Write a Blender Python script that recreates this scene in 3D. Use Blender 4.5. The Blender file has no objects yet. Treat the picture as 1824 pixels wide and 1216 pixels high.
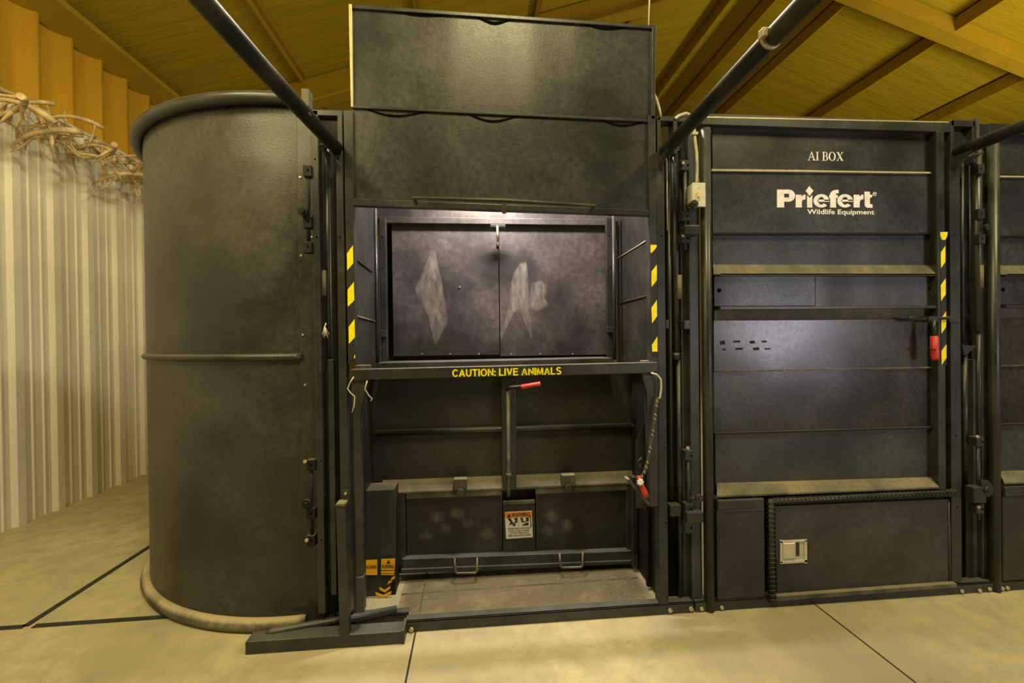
import bpy, bmesh, math, random
from mathutils import Vector, Matrix
random.seed(7)
S = bpy.context.scene
COL = S.collection

# ------------------------------------------------------------------ camera
FPX, CD, CH = 779.7, 2.05, 1.353
yaw, pitch, roll = math.radians(5.0), math.radians(-0.397), math.radians(-0.684)
fw = Vector((math.sin(yaw)*math.cos(pitch), math.cos(yaw)*math.cos(pitch), math.sin(pitch)))
rt = Vector((math.cos(yaw), -math.sin(yaw), 0))
up = rt.cross(fw)
RT = rt*math.cos(roll) + up*math.sin(roll)
UP = -rt*math.sin(roll) + up*math.cos(roll)
CP = Vector((0, -CD, CH))
cam_d = bpy.data.cameras.new('camera'); cam = bpy.data.objects.new('camera', cam_d); COL.objects.link(cam)
cam_d.sensor_width = 36; cam_d.lens = FPX/1824*36; cam_d.clip_start = .05
m = Matrix((RT, UP, -fw)).transposed().to_4x4(); m.translation = CP
cam.matrix_world = m
S.camera = cam

# ------------------------------------------------------------------ world, lamps, exposure
S.view_settings.view_transform = 'Standard'; S.view_settings.look = 'None'
S.view_settings.gamma = 1; S.view_settings.exposure = 0.0
w = bpy.data.worlds.new('world'); S.world = w; w.use_nodes = True
w.node_tree.nodes['Background'].inputs[0].default_value = (.55, .5, .35, 1)
w.node_tree.nodes['Background'].inputs[1].default_value = .008

def area(name, loc, target, sx, sy, power, col):
    d = bpy.data.lights.new(name, 'AREA'); d.shape = 'RECTANGLE'; d.size = sx; d.size_y = sy
    d.energy = power; d.color = col
    o = bpy.data.objects.new(name, d); COL.objects.link(o); o.location = loc
    o.rotation_euler = (Vector(target)-Vector(loc)).to_track_quat('-Z', 'Y').to_euler()
    return o
WARM = (1, .83, .40)
area('hall_lamp', (.30, -1.9, 4.6), (.30, -1.4, 0), .35, 1.0, 108, WARM)
area('hall_lamp', (-2.2, -1.6, 4.0), (-2.4, -1.2, 0), .35, 1.2, 108, WARM)
area('hall_lamp', (3.3, -1.8, 4.5), (3.2, -1.3, 0), .35, 1.2, 108, WARM)
area('hall_lamp', (.4, 1.3, 4.9), (.4, 1.0, 0), .3, .9, 85, (1, .92, .72))
area('door_daylight', (5.0, -4.9, 1.5), (1.4, 0, 1.2), .9, .9, 70, (.93, .88, 1))
area('unseen_uplight', (8.0, 1.2, 3.0), (4.5, 5.0, 6), 1.6, 1.2, 190, (1, .8, .36))
area('unseen_uplight', (-1.2, -1.0, 2.9), (-2.8, 1.8, 4.0), .8, .8, 18, (1, .8, .36))  # unseen fill added to lift the upper left wall and ceiling
area('box_lamp', (.17, .17, 2.42), (.17, .48, 1.85), .35, .08, 42, (1, .86, .78))

# ------------------------------------------------------------------ pixel frame -> world point on a given plane
def ray(x, y): return RT*((x-912)/FPX) - UP*((y-608)/FPX) + fw
def W(x, y, Y=0.0): r = ray(x, y); return CP + r*((Y+CD)/r.y)
def G(x, y, Z=0.0): r = ray(x, y); return CP + r*((Z-CH)/r.z)
def SX(x, y, X): r = ray(x, y); return CP + r*(X/r.x)

# ------------------------------------------------------------------ materials
def srgb(*c): return tuple(((v/255)/12.92 if v/255 <= .04045 else ((v/255+.055)/1.055)**2.4) for v in c)
def newmat(name):
    m = bpy.data.materials.new(name); m.use_nodes = True
    nt = m.node_tree; return m, nt, nt.nodes['Principled BSDF']
def N(nt, t, **k):
    n = nt.nodes.new(t)
    for a, b in k.items(): setattr(n, a, b)
    return n
def noise(nt, scale, detail=4, stretch=None, rough=.6, seed=0):
    tc = N(nt, 'ShaderNodeTexCoord'); mp = N(nt, 'ShaderNodeMapping')
    nt.links.new(tc.outputs['Object'], mp.inputs[0])
    mp.inputs['Scale'].default_value = stretch or (1, 1, 1); mp.inputs['Location'].default_value = (seed, seed*1.7, seed*.3)
    n = N(nt, 'ShaderNodeTexNoise'); n.inputs['Scale'].default_value = scale; n.inputs['Detail'].default_value = detail
    n.inputs['Roughness'].default_value = rough
    nt.links.new(mp.outputs[0], n.inputs['Vector']); return n.outputs['Fac']
def ramp(nt, src, a, b, ca=(0, 0, 0, 1), cb=(1, 1, 1, 1)):
    r = N(nt, 'ShaderNodeValToRGB'); r.color_ramp.elements[0].position = a; r.color_ramp.elements[1].position = b
    r.color_ramp.elements[0].color = ca; r.color_ramp.elements[1].color = cb
    nt.links.new(src, r.inputs[0]); return r.outputs[0]
def mix(nt, f, a, b):
    x = N(nt, 'ShaderNodeMix', data_type='RGBA')
    for s, v in ((0, f), (6, a), (7, b)):
        if isinstance(v, (int, float)): x.inputs[s].default_value = v
        elif isinstance(v, tuple): x.inputs[s].default_value = (*v, 1)
        else: nt.links.new(v, x.inputs[s])
    return x.outputs[2]
def bump(nt, bs, h, strength, dist=.01):
    b = N(nt, 'ShaderNodeBump'); b.inputs['Strength'].default_value = strength; b.inputs['Distance'].default_value = dist
    nt.links.new(h, b.inputs['Height']); nt.links.new(b.outputs[0], bs.inputs['Normal'])
def math_(nt, op, a, b):
    x = N(nt, 'ShaderNodeMath', operation=op)
    for i, v in enumerate((a, b)):
        if isinstance(v, (int, float)): x.inputs[i].default_value = v
        else: nt.links.new(v, x.inputs[i])
    return x.outputs[0]

def paint(name, base, dust=(.19, .165, .105), amount=.35, top=.75, rough=.36, wav=.10, scale=2.2, spec=.5, seed=0, wst=(1, 1, 1)):
    m, nt, b = newmat(name)
    n1 = noise(nt, scale, 5, seed=seed); n2 = noise(nt, 38, 3, seed=seed+3)
    geo = N(nt, 'ShaderNodeNewGeometry'); sep = N(nt, 'ShaderNodeSeparateXYZ'); nt.links.new(geo.outputs['Normal'], sep.inputs[0])
    d = ramp(nt, n1, .38, .72); d = math_(nt, 'MULTIPLY', d, amount)
    g = ramp(nt, n2, .3, .75); d = math_(nt, 'MULTIPLY', d, math_(nt, 'ADD', math_(nt, 'MULTIPLY', g, .6), .4))
    tp = ramp(nt, sep.outputs[2], .45, .95); tp = math_(nt, 'MULTIPLY', tp, math_(nt, 'MULTIPLY', math_(nt, 'ADD', math_(nt, 'MULTIPLY', n1, .9), .5), top))
    f = math_(nt, 'MINIMUM', math_(nt, 'ADD', d, tp), 1)
    nt.links.new(mix(nt, f, base, dust), b.inputs['Base Color'])
    r = math_(nt, 'MINIMUM', math_(nt, 'ADD', math_(nt, 'MULTIPLY', f, .22), math_(nt, 'ADD', math_(nt, 'MULTIPLY', n2, .10), rough-.05)), 1)
    nt.links.new(r, b.inputs['Roughness']); b.inputs['Specular IOR Level'].default_value = spec
    wv = noise(nt, 1.6 if wst[2] == 1 else 2.6, 1, stretch=wst, seed=seed+9)
    h = math_(nt, 'ADD', math_(nt, 'MULTIPLY', wv, 1.0), math_(nt, 'MULTIPLY', noise(nt, 170, 2), .015))
    bump(nt, b, h, wav, .12)
    return m
def plain(name, col, rough=.5, metal=0, emis=None):
    m, nt, b = newmat(name)
    n = noise(nt, 30, 3)
    c2 = tuple(v*.8 for v in col)
    nt.links.new(mix(nt, ramp(nt, n, .35, .7), col, c2), b.inputs['Base Color'])
    b.inputs['Roughness'].default_value = rough; b.inputs['Metallic'].default_value = metal
    return m

M = {}
M['panel'] = paint('black_painted_steel', (.013, .0145, .0140), dust=(.100, .106, .102), amount=.60, rough=.33, wav=.24, scale=1.8, wst=(1, 1, .14))
M['curved'] = paint('dust_and_sheen_curved_steel', (.010, .0115, .0095), dust=(.115, .115, .098), amount=.62, rough=.36, wav=.45, scale=1.5, seed=4)  # dust patches, contrast raised in place of soft reflections
M['gloss'] = paint('glossy_black_steel', (.013, .013, .014), amount=.25, rough=.26, wav=.14, seed=2)
M['frame'] = paint('black_frame_steel', (.015, .0165, .0145), dust=(.088, .092, .084), amount=.45, rough=.36, wav=.03, scale=5, seed=6)
M['dark'] = paint('black_and_gap_shade_steel', (.004, .004, .0035), amount=.06, top=.5, rough=.62, spec=.3, wav=.02, scale=4, seed=8)  # near-black steel; on the gap plates it paints in shade between parts
M['liner'] = paint('box_liner_steel', (.024, .022, .023), dust=(.17, .15, .125), amount=.75, rough=.38, wav=.2, scale=2.6, seed=12)
M['dusty'] = paint('dust_covered_steel', (.035, .034, .022), dust=(.21, .185, .115), amount=.85, top=.9, rough=.6, wav=.02, scale=7, seed=5)
M['ring'] = paint('dusty_floor_ring', (.03, .03, .025), dust=(.38, .32, .185), amount=.85, top=.95, rough=.65, wav=.02, scale=5, seed=1)
M['pipe'] = paint('black_pipe_paint', (.008, .008, .007), amount=.25, top=.45, rough=.42, wav=.02, scale=6, seed=15)
M['inner'] = paint('shaded_inner_steel', (.009, .009, .007), dust=(.08, .075, .055), amount=.35, rough=.5, wav=.05, scale=4, seed=18)  # same steel, darkened so its colour carries the shade inside the box
M['brightened'] = plain('brightened_edge_steel', srgb(196, 186, 150), .35, .3)  # pale steel; backlight on gate and top-bar edges put into this colour
M['bolt'] = plain('bolt_steel', srgb(190, 182, 150), .4, .5)
M['yellow'] = plain('yellow_vinyl', (.93, .80, .0), .5)
M['white'] = plain('white_vinyl', (.86, .84, .92), .5)
M['red'] = plain('red_rubber', (.50, .035, .025), .5)
M['orange'] = plain('orange_vinyl', (.70, .23, .015), .5)
M['amber'] = plain('amber_vinyl', (.80, .42, .01), .5)
M['label_white'] = plain('label_white', (.62, .58, .46), .6)
M['ink'] = plain('black_ink', (.012, .012, .012), .6)
M['hole'] = plain('dark_hole', (.002, .002, .002), .9)
M['switch'] = plain('ivory_plastic', (.62, .62, .50), .45)
M['toggle'] = plain('yellowed_toggle', (.72, .60, .25), .45)
M['galv'] = plain('galvanised_conduit', (.52, .50, .40), .4, .35)
M['chrome'] = plain('latch_zinc', (.62, .57, .42), .38, .45)
M['tape'] = plain('brown_duct_tape', (.16, .13, .075), .8)
M['cord'] = plain('pale_cord', (.55, .50, .38), .9)
M['rope'] = plain('dark_rope', (.06, .06, .035), .9)
M['hole'].node_tree.nodes['Principled BSDF'].inputs['Specular IOR Level'].default_value = .05
M['joint'] = plain('joint_filler', (.022, .021, .014), .95)

def m_floor():
    m, nt, b = newmat('concrete')
    a = noise(nt, 1.3, 6); c = noise(nt, 9, 6, seed=3); d = noise(nt, 70, 3)
    col = mix(nt, ramp(nt, a, .35, .68), (.33, .292, .178), (.49, .43, .262))
    col = mix(nt, ramp(nt, c, .38, .75), col, (.30, .272, .185))
    n4 = N(nt, 'ShaderNodeMath', operation='MULTIPLY'); n4.inputs[1].default_value = .7
    nt.links.new(ramp(nt, noise(nt, 5.5, 4, seed=21), .68, .76), n4.inputs[0])
    col = mix(nt, n4.outputs[0], col, (.15, .11, .055))
    col = mix(nt, ramp(nt, d, .62, .8), col, (.30, .27, .18))
    nt.links.new(col, b.inputs['Base Color']); b.inputs['Roughness'].default_value = .8
    bump(nt, b, math_(nt, 'ADD', c, math_(nt, 'MULTIPLY', d, .3)), .18, .01)
    return m
M['floor'] = m_floor()
def m_wall():
    m, nt, b = newmat('white_ribbed_steel')
    n = noise(nt, 3, 5, stretch=(1, 1, .25)); f = noise(nt, 60, 2)
    col = mix(nt, ramp(nt, n, .3, .75), (.76, .73, .60), (.62, .58, .45))
    nt.links.new(mix(nt, math_(nt, 'MULTIPLY', f, .25), col, (.3, .28, .2)), b.inputs['Base Color'])
    b.inputs['Roughness'].default_value = .5
    return m
M['wall'] = m_wall()
def m_foam(name, c1, c2, stretch, st=.5):
    m, nt, b = newmat(name)
    n = noise(nt, 2.2, 5, stretch=stretch); f = noise(nt, 55, 3)
    col = mix(nt, ramp(nt, n, .3, .7), c1, c2)
    nt.links.new(mix(nt, math_(nt, 'MULTIPLY', f, .35), col, tuple(v*.4 for v in c1)), b.inputs['Base Color'])
    b.inputs['Roughness'].default_value = .85
    bump(nt, b, math_(nt, 'ADD', n, math_(nt, 'MULTIPLY', f, .15)), st, .08)
    return m
M['roof'] = m_foam('amber_roof_insulation', (.47, .345, .006), (.37, .285, .006), (.35, 3.2, .35), .35)
M['upwall'] = m_foam('amber_wall_insulation', (.62, .34, .006), (.46, .255, .005), (1, 1.5, .25), .3)
M['beam'] = m_foam('amber_sprayed_beam', (.46, .30, .006), (.36, .245, .006), (1, 1, 1), .2)
M['otherwall'] = m_foam('far_wall_insulation', (.36, .28, .10), (.28, .22, .08), (1, 1, .3), .2)
def m_antler():
    m, nt, b = newmat('weathered_antler')
    n = noise(nt, 9, 5); f = noise(nt, 60, 3, stretch=(1, 1, 1))
    col = mix(nt, ramp(nt, n, .35, .7), (.66, .50, .25), (.30, .20, .09))
    nt.links.new(col, b.inputs['Base Color']); b.inputs['Roughness'].default_value = .65
    bump(nt, b, f, .4, .004); return m
M['antler'] = m_antler()
def m_dustfilm():
    m, nt, b = newmat('rubbed_dust')
    n = noise(nt, 22, 5, stretch=(1.6, 1, .5))
    at = N(nt, 'ShaderNodeAttribute'); at.attribute_name = 'thickness'
    b.inputs['Base Color'].default_value = (.34, .31, .25, 1); b.inputs['Roughness'].default_value = .85
    a = math_(nt, 'ADD', math_(nt, 'MULTIPLY', ramp(nt, n, .35, .75), .45), .12)
    nt.links.new(math_(nt, 'MULTIPLY', a, at.outputs['Fac']), b.inputs['Alpha']); return m
M['smear'] = m_dustfilm()
def m_plastic():
    m, nt, b = newmat('clear_plastic_flap')
    b.inputs['Base Color'].default_value = (.10, .10, .08, 1); b.inputs['Roughness'].default_value = .12
    b.inputs['Alpha'].default_value = .16; return m
M['flap'] = m_plastic()

# ------------------------------------------------------------------ mesh building
class MB:
    def __init__(s): s.bm = bmesh.new()
    def box(s, x0, x1, y0, y1, z0, z1):
        return s.prism([(x0, z0), (x1, z0), (x1, z1), (x0, z1)], y0, y1)
    def hexa(s, a, b):          # two matching loops of points
        va = [s.bm.verts.new(p) for p in a]; vb = [s.bm.verts.new(p) for p in b]; n = len(a)
        s.bm.faces.new(va); s.bm.faces.new(vb[::-1])
        for i in range(n): s.bm.faces.new((va[i], vb[i], vb[(i+1) % n], va[(i+1) % n]))
        return s
    def prism(s, pts, y0, y1):
        return s.hexa([(x, y0, z) for x, z in pts], [(x, y1, z) for x, z in pts])
    def pb(s, x0, y0, x1, y1, Y=0., th=.02, dx=0.):          # upright box whose front fills a rectangle of the frame at depth Y
        xm, ym = (x0+x1)/2, (y0+y1)/2
        return s.box(W(x0, ym, Y).x+dx, W(x1, ym, Y).x+dx, Y, Y+th, W(xm, y1, Y).z, W(xm, y0, Y).z)
    def pp(s, pts, Y=0., th=.02, dx=0.):                     # polygon plate
        q = [W(x, y, Y) for x, y in pts]
        return s.prism([(p.x+dx, p.z) for p in q], Y, Y+th)
    def tube(s, pts, r, n=12, caps=True):
        pts = [Vector(p) for p in pts]; rs = r if isinstance(r, (list, tuple)) else [r]*len(pts)
        t0 = (pts[1]-pts[0]).normalized(); ref = Vector((0, 0, 1)) if abs(t0.z) < .9 else Vector((0, 1, 0))
        u = t0.cross(ref).normalized(); rings = []
        for i, p in enumerate(pts):
            t = ((pts[min(i+1, len(pts)-1)]-p).normalized() + (p-pts[max(i-1, 0)]).normalized())
            t = t.normalized() if t.length > 1e-6 else t0
            u = (u - t*u.dot(t)).normalized(); v = t.cross(u)
            rings.append([s.bm.verts.new(p+(u*math.cos(2*math.pi*k/n)+v*math.sin(2*math.pi*k/n))*rs[i]) for k in range(n)])
        for a, b in zip(rings, rings[1:]):
            for k in range(n):
                f = s.bm.faces.new((a[k], a[(k+1) % n], b[(k+1) % n], b[k])); f.smooth = True
        if caps: s.bm.faces.new(rings[0][::-1]); s.bm.faces.new(rings[-1])
        return s
    def vt(s, x, y0, y1, r, Y, dx=0., n=12):                 # upright round rod seen at frame column x from row y0 to y1
        X = W(x, (y0+y1)/2, Y).x+dx
        return s.tube([(X, Y, W(x, y1, Y).z), (X, Y, W(x, y0, Y).z)], r, n)
    def disc(s, c, r, t, n=14, axis='y'):
        c = Vector(c); d = Vector((0, t, 0)) if axis == 'y' else Vector((0, 0, t)) if axis == 'z' else Vector((t, 0, 0))
        return s.tube([c, c+d], r, n)
    def build(s, name, mat, parent=None, bevel=0., **tags):
        bm = s.bm; bmesh.ops.recalc_face_normals(bm, faces=bm.faces)
        if parent: org = Vector(parent['_o'])
        else:
            xs = [v.co for v in bm.verts]
            org = Vector(((min(v.x for v in xs)+max(v.x for v in xs))/2, (min(v.y for v in xs)+max(v.y for v in xs))/2, min(v.z for v in xs)))
        for v in bm.verts: v.co -= org
        me = bpy.data.meshes.new(name); bm.to_mesh(me); bm.free(); me.materials.append(mat)
        o = bpy.data.objects.new(name, me); COL.objects.link(o)
        if parent: o.parent = parent
        else: o.location = org
        o['_o'] = tuple(org)
        if bevel:
            md = o.modifiers.new('bevel', 'BEVEL'); md.width = bevel; md.segments = 2; md.limit_method = 'ANGLE'
        for k, v in tags.items(): o[k] = v
        return o
def thing(name, loc, label, cat, group=None):
    o = bpy.data.objects.new(name, None); COL.objects.link(o); o.location = loc; o['_o'] = tuple(loc)
    o.empty_display_size = .1; o['label'] = label; o['category'] = cat
    if group: o['group'] = group
    return o
def struct(name, mb, mat, label=None):
    o = mb.build(name, mat, kind='structure')
    if label: o['label'] = label
    return o
def bilerp(q, u, v, off=0):
    a = q[0]*(1-u)+q[1]*u; b = q[3]*(1-u)+q[2]*u
    p = b*(1-v)+a*v                      # v = 1 at the top
    return p
def text_verts(txt, bold=.0, extr=.0, shear=0, spacing=1.):
    c = bpy.data.curves.new('t', 'FONT'); c.body = txt; c.offset = bold; c.extrude = 0; c.shear = shear; c.space_character = spacing
    c.resolution_u = 4
    o = bpy.data.objects.new('t', c); COL.objects.link(o)
    dg = bpy.context.evaluated_depsgraph_get(); me = bpy.data.meshes.new_from_object(o.evaluated_get(dg))
    vs = [v.co.copy() for v in me.vertices]; fs = [tuple(p.vertices) for p in me.polygons]
    bpy.data.objects.remove(o); bpy.data.curves.remove(c); bpy.data.meshes.remove(me)
    x0, x1 = min(v.x for v in vs), max(v.x for v in vs); y0, y1 = min(v.y for v in vs), max(v.y for v in vs)
    return [((v.x-x0)/(x1-x0), (v.y-y0)/(y1-y0)) for v in vs], fs
def text_on(name, txt, quad, mat, parent, bold=.0, spacing=1., **k):     # quad: 4 world corners tl tr br bl
    uv, fs = text_verts(txt, bold, spacing=spacing); mb = MB()
    vs = [mb.bm.verts.new(bilerp(quad, u, v)) for u, v in uv]
    for f in fs:
        try: mb.bm.faces.new([vs[i] for i in f])
        except ValueError: pass
    return mb.build(name, mat, parent, **k)
def Q(pts, Y): return [W(x, y, Y) for x, y in pts]
def shape_on(mb, quad, poly, dy=0):                          # polygon in 0..1 coordinates on a quad, v up
    vs = [mb.bm.verts.new(bilerp(quad, u, v)+Vector((0, dy, 0))) for u, v in poly]; mb.bm.faces.new(vs)
def smear(pts, Y, name, parent, grow=1.5, a0=1., squash=1.):
    mx = sum(p[0] for p in pts)/len(pts); my = sum(p[1] for p in pts)/len(pts)
    mb = MB(); n = len(pts); ly = mb.bm.verts.layers.float.new('thickness'); rings = []
    for k, v in ((.55, a0), (1, a0*.75), (grow, 0)):
        r = []
        for x, y in pts:
            if k > 1:
                d = math.hypot(x-mx, y-my) or 1; q = (x+(x-mx)/d*(k-1)*12, y+(y-my)/d*(k-1)*12)
            else: q = (mx+(x-mx)*k, my+(y-my)*k)
            p = W(*q, Y); vt = mb.bm.verts.new((p.x, Y, p.z)); vt[ly] = v; r.append(vt)
        rings.append(r)
    mb.bm.faces.new(rings[0])
    for a, b in zip(rings, rings[1:]):
        for i in range(n): mb.bm.faces.new((a[i], a[(i+1) % n], b[(i+1) % n], b[i]))
    return mb.build(name, M['smear'], parent)

def arcs(cx_, cy_, rx, ry, tx, ty, a0_, a1_, n=14):
    out = []
    for i in range(n):
        t0, t1 = math.radians(a0_+(a1_-a0_)*i/n), math.radians(a0_+(a1_-a0_)*(i+1)/n)
        out.append([(cx_+rx*math.cos(t0), cy_+ry*math.sin(t0)), (cx_+rx*math.cos(t1), cy_+ry*math.sin(t1)), (cx_+(rx-tx)*math.cos(t1), cy_+(ry-ty)*math.sin(t1)), (cx_+(rx-tx)*math.cos(t0), cy_+(ry-ty)*math.sin(t0))])
    return out
def bar(x0, y0, x1, y1): return [(x0, y0), (x1, y0), (x1, y1), (x0, y1)]
def sans(ch):                         # heavy grotesque capitals, height 1
    t, u = .21, .17
    if ch == 'A': return .86, [[(0, 0), (.22, 0), (.53, 1), (.33, 1)], [(.64, 0), (.86, 0), (.54, 1), (.36, 1)], bar(.2, .2, .66, .37)]
    if ch == 'C': return .82, arcs(.44, .5, .44, .52, t, u, 38, 322, 20)
    if ch == 'O': return .92, arcs(.46, .5, .46, .52, t, u, 0, 360, 26)
    if ch == 'G': return .88, arcs(.45, .5, .45, .52, t, u, 38, 325, 20)+[bar(.48, .38, .88, .53), bar(.68, .1, .88, .5)]
    if ch == 'U': return .80, [bar(0, .35, t, 1), bar(.8-t, .35, .8, 1)]+arcs(.4, .36, .4, .38, t, u, 180, 360, 14)
    if ch == 'T': return .74, [bar(0, 1-u, .74, 1), bar(.37-t/2, 0, .37+t/2, 1-u)]
    if ch == 'I': return t, [bar(0, 0, t, 1)]
    if ch == 'N': return .80, [bar(0, 0, t, 1), bar(.8-t, 0, .8, 1), [(0, 1), (.2, 1), (.8, 0), (.6, 0)]]
    if ch == 'L': return .66, [bar(0, 0, t, 1), bar(t, 0, .66, u)]
    if ch == 'E': return .70, [bar(0, 0, t, 1), bar(t, 0, .70, u), bar(t, 1-u, .68, 1), bar(t, .43, .63, .43+u)]
    if ch == 'V': return .84, [[(0, 1), (.22, 1), (.52, 0), (.32, 0)], [(.62, 1), (.84, 1), (.52, 0), (.34, 0)]]
    if ch == 'W': return 1.2, [[(0, 1), (.21, 1), (.42, 0), (.22, 0)], [(.5, 1), (.68, 1), (.42, 0), (.24, 0)], [(.52, 1), (.70, 1), (.97, 0), (.78, 0)], [(.99, 1), (1.2, 1), (.97, 0), (.78, 0)]]
    if ch == 'M': return .96, [bar(0, 0, t*.9, 1), bar(.96-t*.9, 0, .96, 1), [(0, 1), (.27, 1), (.57, 0), (.39, 0)], [(.69, 1), (.96, 1), (.57, 0), (.39, 0)]]
    if ch == 'R': return .82, [bar(0, 0, t, 1), bar(t, 1-u, .5, 1), bar(t, .41, .5, .41+u), [(.36, .43), (.56, .45), (.84, 0), (.60, 0)]]+arcs(.5, .705, .28, .295, t, u, -90, 90, 10)
    if ch == 'S': return .78, arcs(.39, .725, .36, .295, t, u, 25, 270, 16)+arcs(.39, .275, .38, .295, t, u, -155, 90, 16)
    if ch == ':': return t, [bar(0, 0, t, .2), bar(0, .5, t, .7)]
    return .28, []
def block(name, txt, quad, mat, parent):
    polys = []; x = 0
    for ch in txt:
        wd, ps = sans(ch); polys += [[(x+a, b) for a, b in p] for p in ps]; x += wd+.09
    mb = MB()
    for p in polys: shape_on(mb, quad, [(a/(x-.09), b) for a, b in p])
    return mb.build(name, mat, parent)

# ------------------------------------------------------------------ the hall
mb = MB(); mb.box(-3.75, 12.6, -7.5, 12.2, -.12, 0)
struct('floor', mb, M['floor'])
# dark strips of filler in the slab joints
def strip(name, p, q, wd=.012, h=.003):
    mb = MB(); p, q = Vector(p), Vector(q); n = (q-p).normalized().cross(Vector((0, 0, 1)))*wd/2
    a = [p-n, p+n, q+n, q-n]; mb.hexa([Vector((v.x, v.y, 0.0)) for v in a], [Vector((v.x, v.y, h)) for v in a])
    struct(name, mb, M['joint'])
strip('trim_1', (-2.16, .235, 0), (-2.16, 6.5, 0), .032)
strip('trim_2', (-3.30, .22, 0), (-2.16, .235, 0), .03)
strip('trim_3', (-2.12, .235, 0), (-1.2, .245, 0), .03)
strip('trim_4', (-.285, -3.0, 0), (-.285, .70, 0), .008, .0015)
strip('trim_5', (1.69, -3.0, 0), (1.69, .05, 0), .007, .0015)
strip('trim_6', (-.4, .31, 0), (.9, .33, 0), .012, .002)

# left wall: ribbed white steel up to a ledge, insulation bulging above it
XW, ZW = -3.385, 3.185
prof = []
y = 1.523-.315*22
while y < 10:
    prof += [(y-.052, 0), (y-.030, .030), (y+.030, .030), (y+.052, 0), (y+.105, 0), (y+.112, .008), (y+.122, .008), (y+.129, 0),
             (y+.195, 0), (y+.202, .008), (y+.212, .008), (y+.219, 0)]
    y += .315
mb = MB(); lo = []; hi = []
for yy, dx in prof:
    lo.append(mb.bm.verts.new((XW-.02+dx, yy, 0))); hi.append(mb.bm.verts.new((XW-.02+dx, yy, ZW)))
for i in range(len(lo)-1): mb.bm.faces.new((lo[i], lo[i+1], hi[i+1], hi[i]))
mb.box(XW-.17, XW-.045, -5.4, 10.1, 0, ZW)
struct('wall_left', mb, M['wall'])
mb = MB(); mb.box(XW-.20, XW+.018, -5.4, 10.1, ZW, ZW+.022)
struct('trim_7', mb, M['wall'])
mb = MB(); pts = []
y = 1.924-.311*22
while y < 11.5:
    for k in range(9):
        t = k/9; b_ = .085*(t**1.8)
        if k == 8: b_ = .080
        pts.append((y-.311+t*.311, b_))
    pts.append((y-.012, .085)); pts.append((y-.003, .05)); y += .311
lo = []; hi = []
for yy, dx in pts: lo.append(mb.bm.verts.new((-3.63+dx, yy, 2.9))); hi.append(mb.bm.verts.new((-3.63+dx, yy, 4.36)))
for i in range(len(lo)-1):
    f = mb.bm.faces.new((lo[i], lo[i+1], hi[i+1], hi[i])); f.smooth = True
mb.box(-3.75, -3.66, -7.5, 12.2, 0, 4.4)
struct('wall_left_upper', mb, M['upwall'])
mb = MB(); mb.box(-3.75, 12.6, 12.0, 12.2, 0, 7.2); struct('wall_back', mb, M['otherwall'])
mb = MB(); mb.box(-3.75, 12.6, -7.7, -7.5, 0, 7.2); struct('wall_front', mb, M['otherwall'])
mb = MB(); mb.box(12.45, 12.6, -7.5, 12.0, 0, 4.4); struct('wall_right', mb, M['otherwall'])
# gabled roof, draped insulation in shallow waves
XR, ZR, SL = 4.43, 6.86, .325
def roofz(x): return ZR - abs(x-XR)*SL
mb = MB()
mb.prism([(-3.75, roofz(-3.75)), (XR, ZR), (12.6, roofz(12.6)), (12.6, roofz(12.6)+.12), (XR, ZR+.12), (-3.75, roofz(-3.75)+.12)], -7.7, 12.2)
struct('ceiling', mb, M['roof'])
k = 8
def purlin(x, wd=.075, h=.16, nm=None):
    global k
    mb = MB(); zt = roofz(x)
    mb.box(x-wd/2, x+wd/2, -7.5, 12.0, zt-.02, zt+.01); mb.box(x-wd/2, x-wd/2+.02, -7.5, 12.0, zt-h*.5, zt)
    struct('trim_%d' % k, mb, M['beam']); k += 1
for x in (-2.12, -.6, .9, 2.45): purlin(x)
for x in (4.08, 4.78): purlin(x, .2, .5)
for x in (5.62, 7.12, 8.62, 10.1): purlin(x, .10, .44)
mb = MB(); mb.prism([(-3.60, 4.06), (-3.37, 4.17), (-3.36, 4.21), (-3.60, 4.25)], -7.5, 12.0)
struct('trim_%d' % k, mb, M['beam']); k += 1
for yr in (3.8, -3.9, 10.5):          # rafters: tapered I-beams following the gable
    mb = MB()
    for s in (-1, 1):
        xa, xb = XR, XR+s*8.0
        for (o0, o1, hw) in ((-.03, -.36, .012), (-.36, -.385, .10)):
            a = [(xa, ZR+o0), (xb, roofz(xb)+o0), (xb, roofz(xb)+o1), (xa, ZR+o1)]
            mb.prism(a, yr-hw, yr+hw)
    struct('trim_%d' % k, mb, M['beam']); k += 1

# ------------------------------------------------------------------ curved crowd panel on the left
cyl = thing('curved_panel', (-.88, .9, 0), 'tall dusty black curved steel pen panel with a rolled rim, left of the open box', 'panel')
cx, cy, R0 = -.92, 1.19, 1.10
A0, A1 = math.radians(-84), math.radians(-250)
def arc(r, z, n=64, a0=A0, a1=A1): return [(cx+r*math.cos(a0+(a1-a0)*i/n), cy+r*math.sin(a0+(a1-a0)*i/n), z) for i in range(n+1)]
def sheet(mb, r0, r1, z0, z1):
    a, b, c, d = (arc(r0, z0), arc(r1, z0), arc(r1, z1), arc(r0, z1)); V = mb.bm.verts.new
    L = [[V(p) for p in q] for q in (a, b, c, d)]
    for i in range(64):
        for j in range(4):
            f = mb.bm.faces.new((L[j][i], L[j][i+1], L[(j+1) % 4][i+1], L[(j+1) % 4][i])); f.smooth = True
    mb.bm.faces.new([L[j][0] for j in range(4)]); mb.bm.faces.new([L[j][-1] for j in range(4)][::-1])
mb = MB(); sheet(mb, R0-.006, R0, .03, 2.475)
o = mb.build('curved_sheet', M['curved'], cyl)
md = o.modifiers.new('e', 'EDGE_SPLIT'); md.split_angle = math.radians(40)
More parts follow.
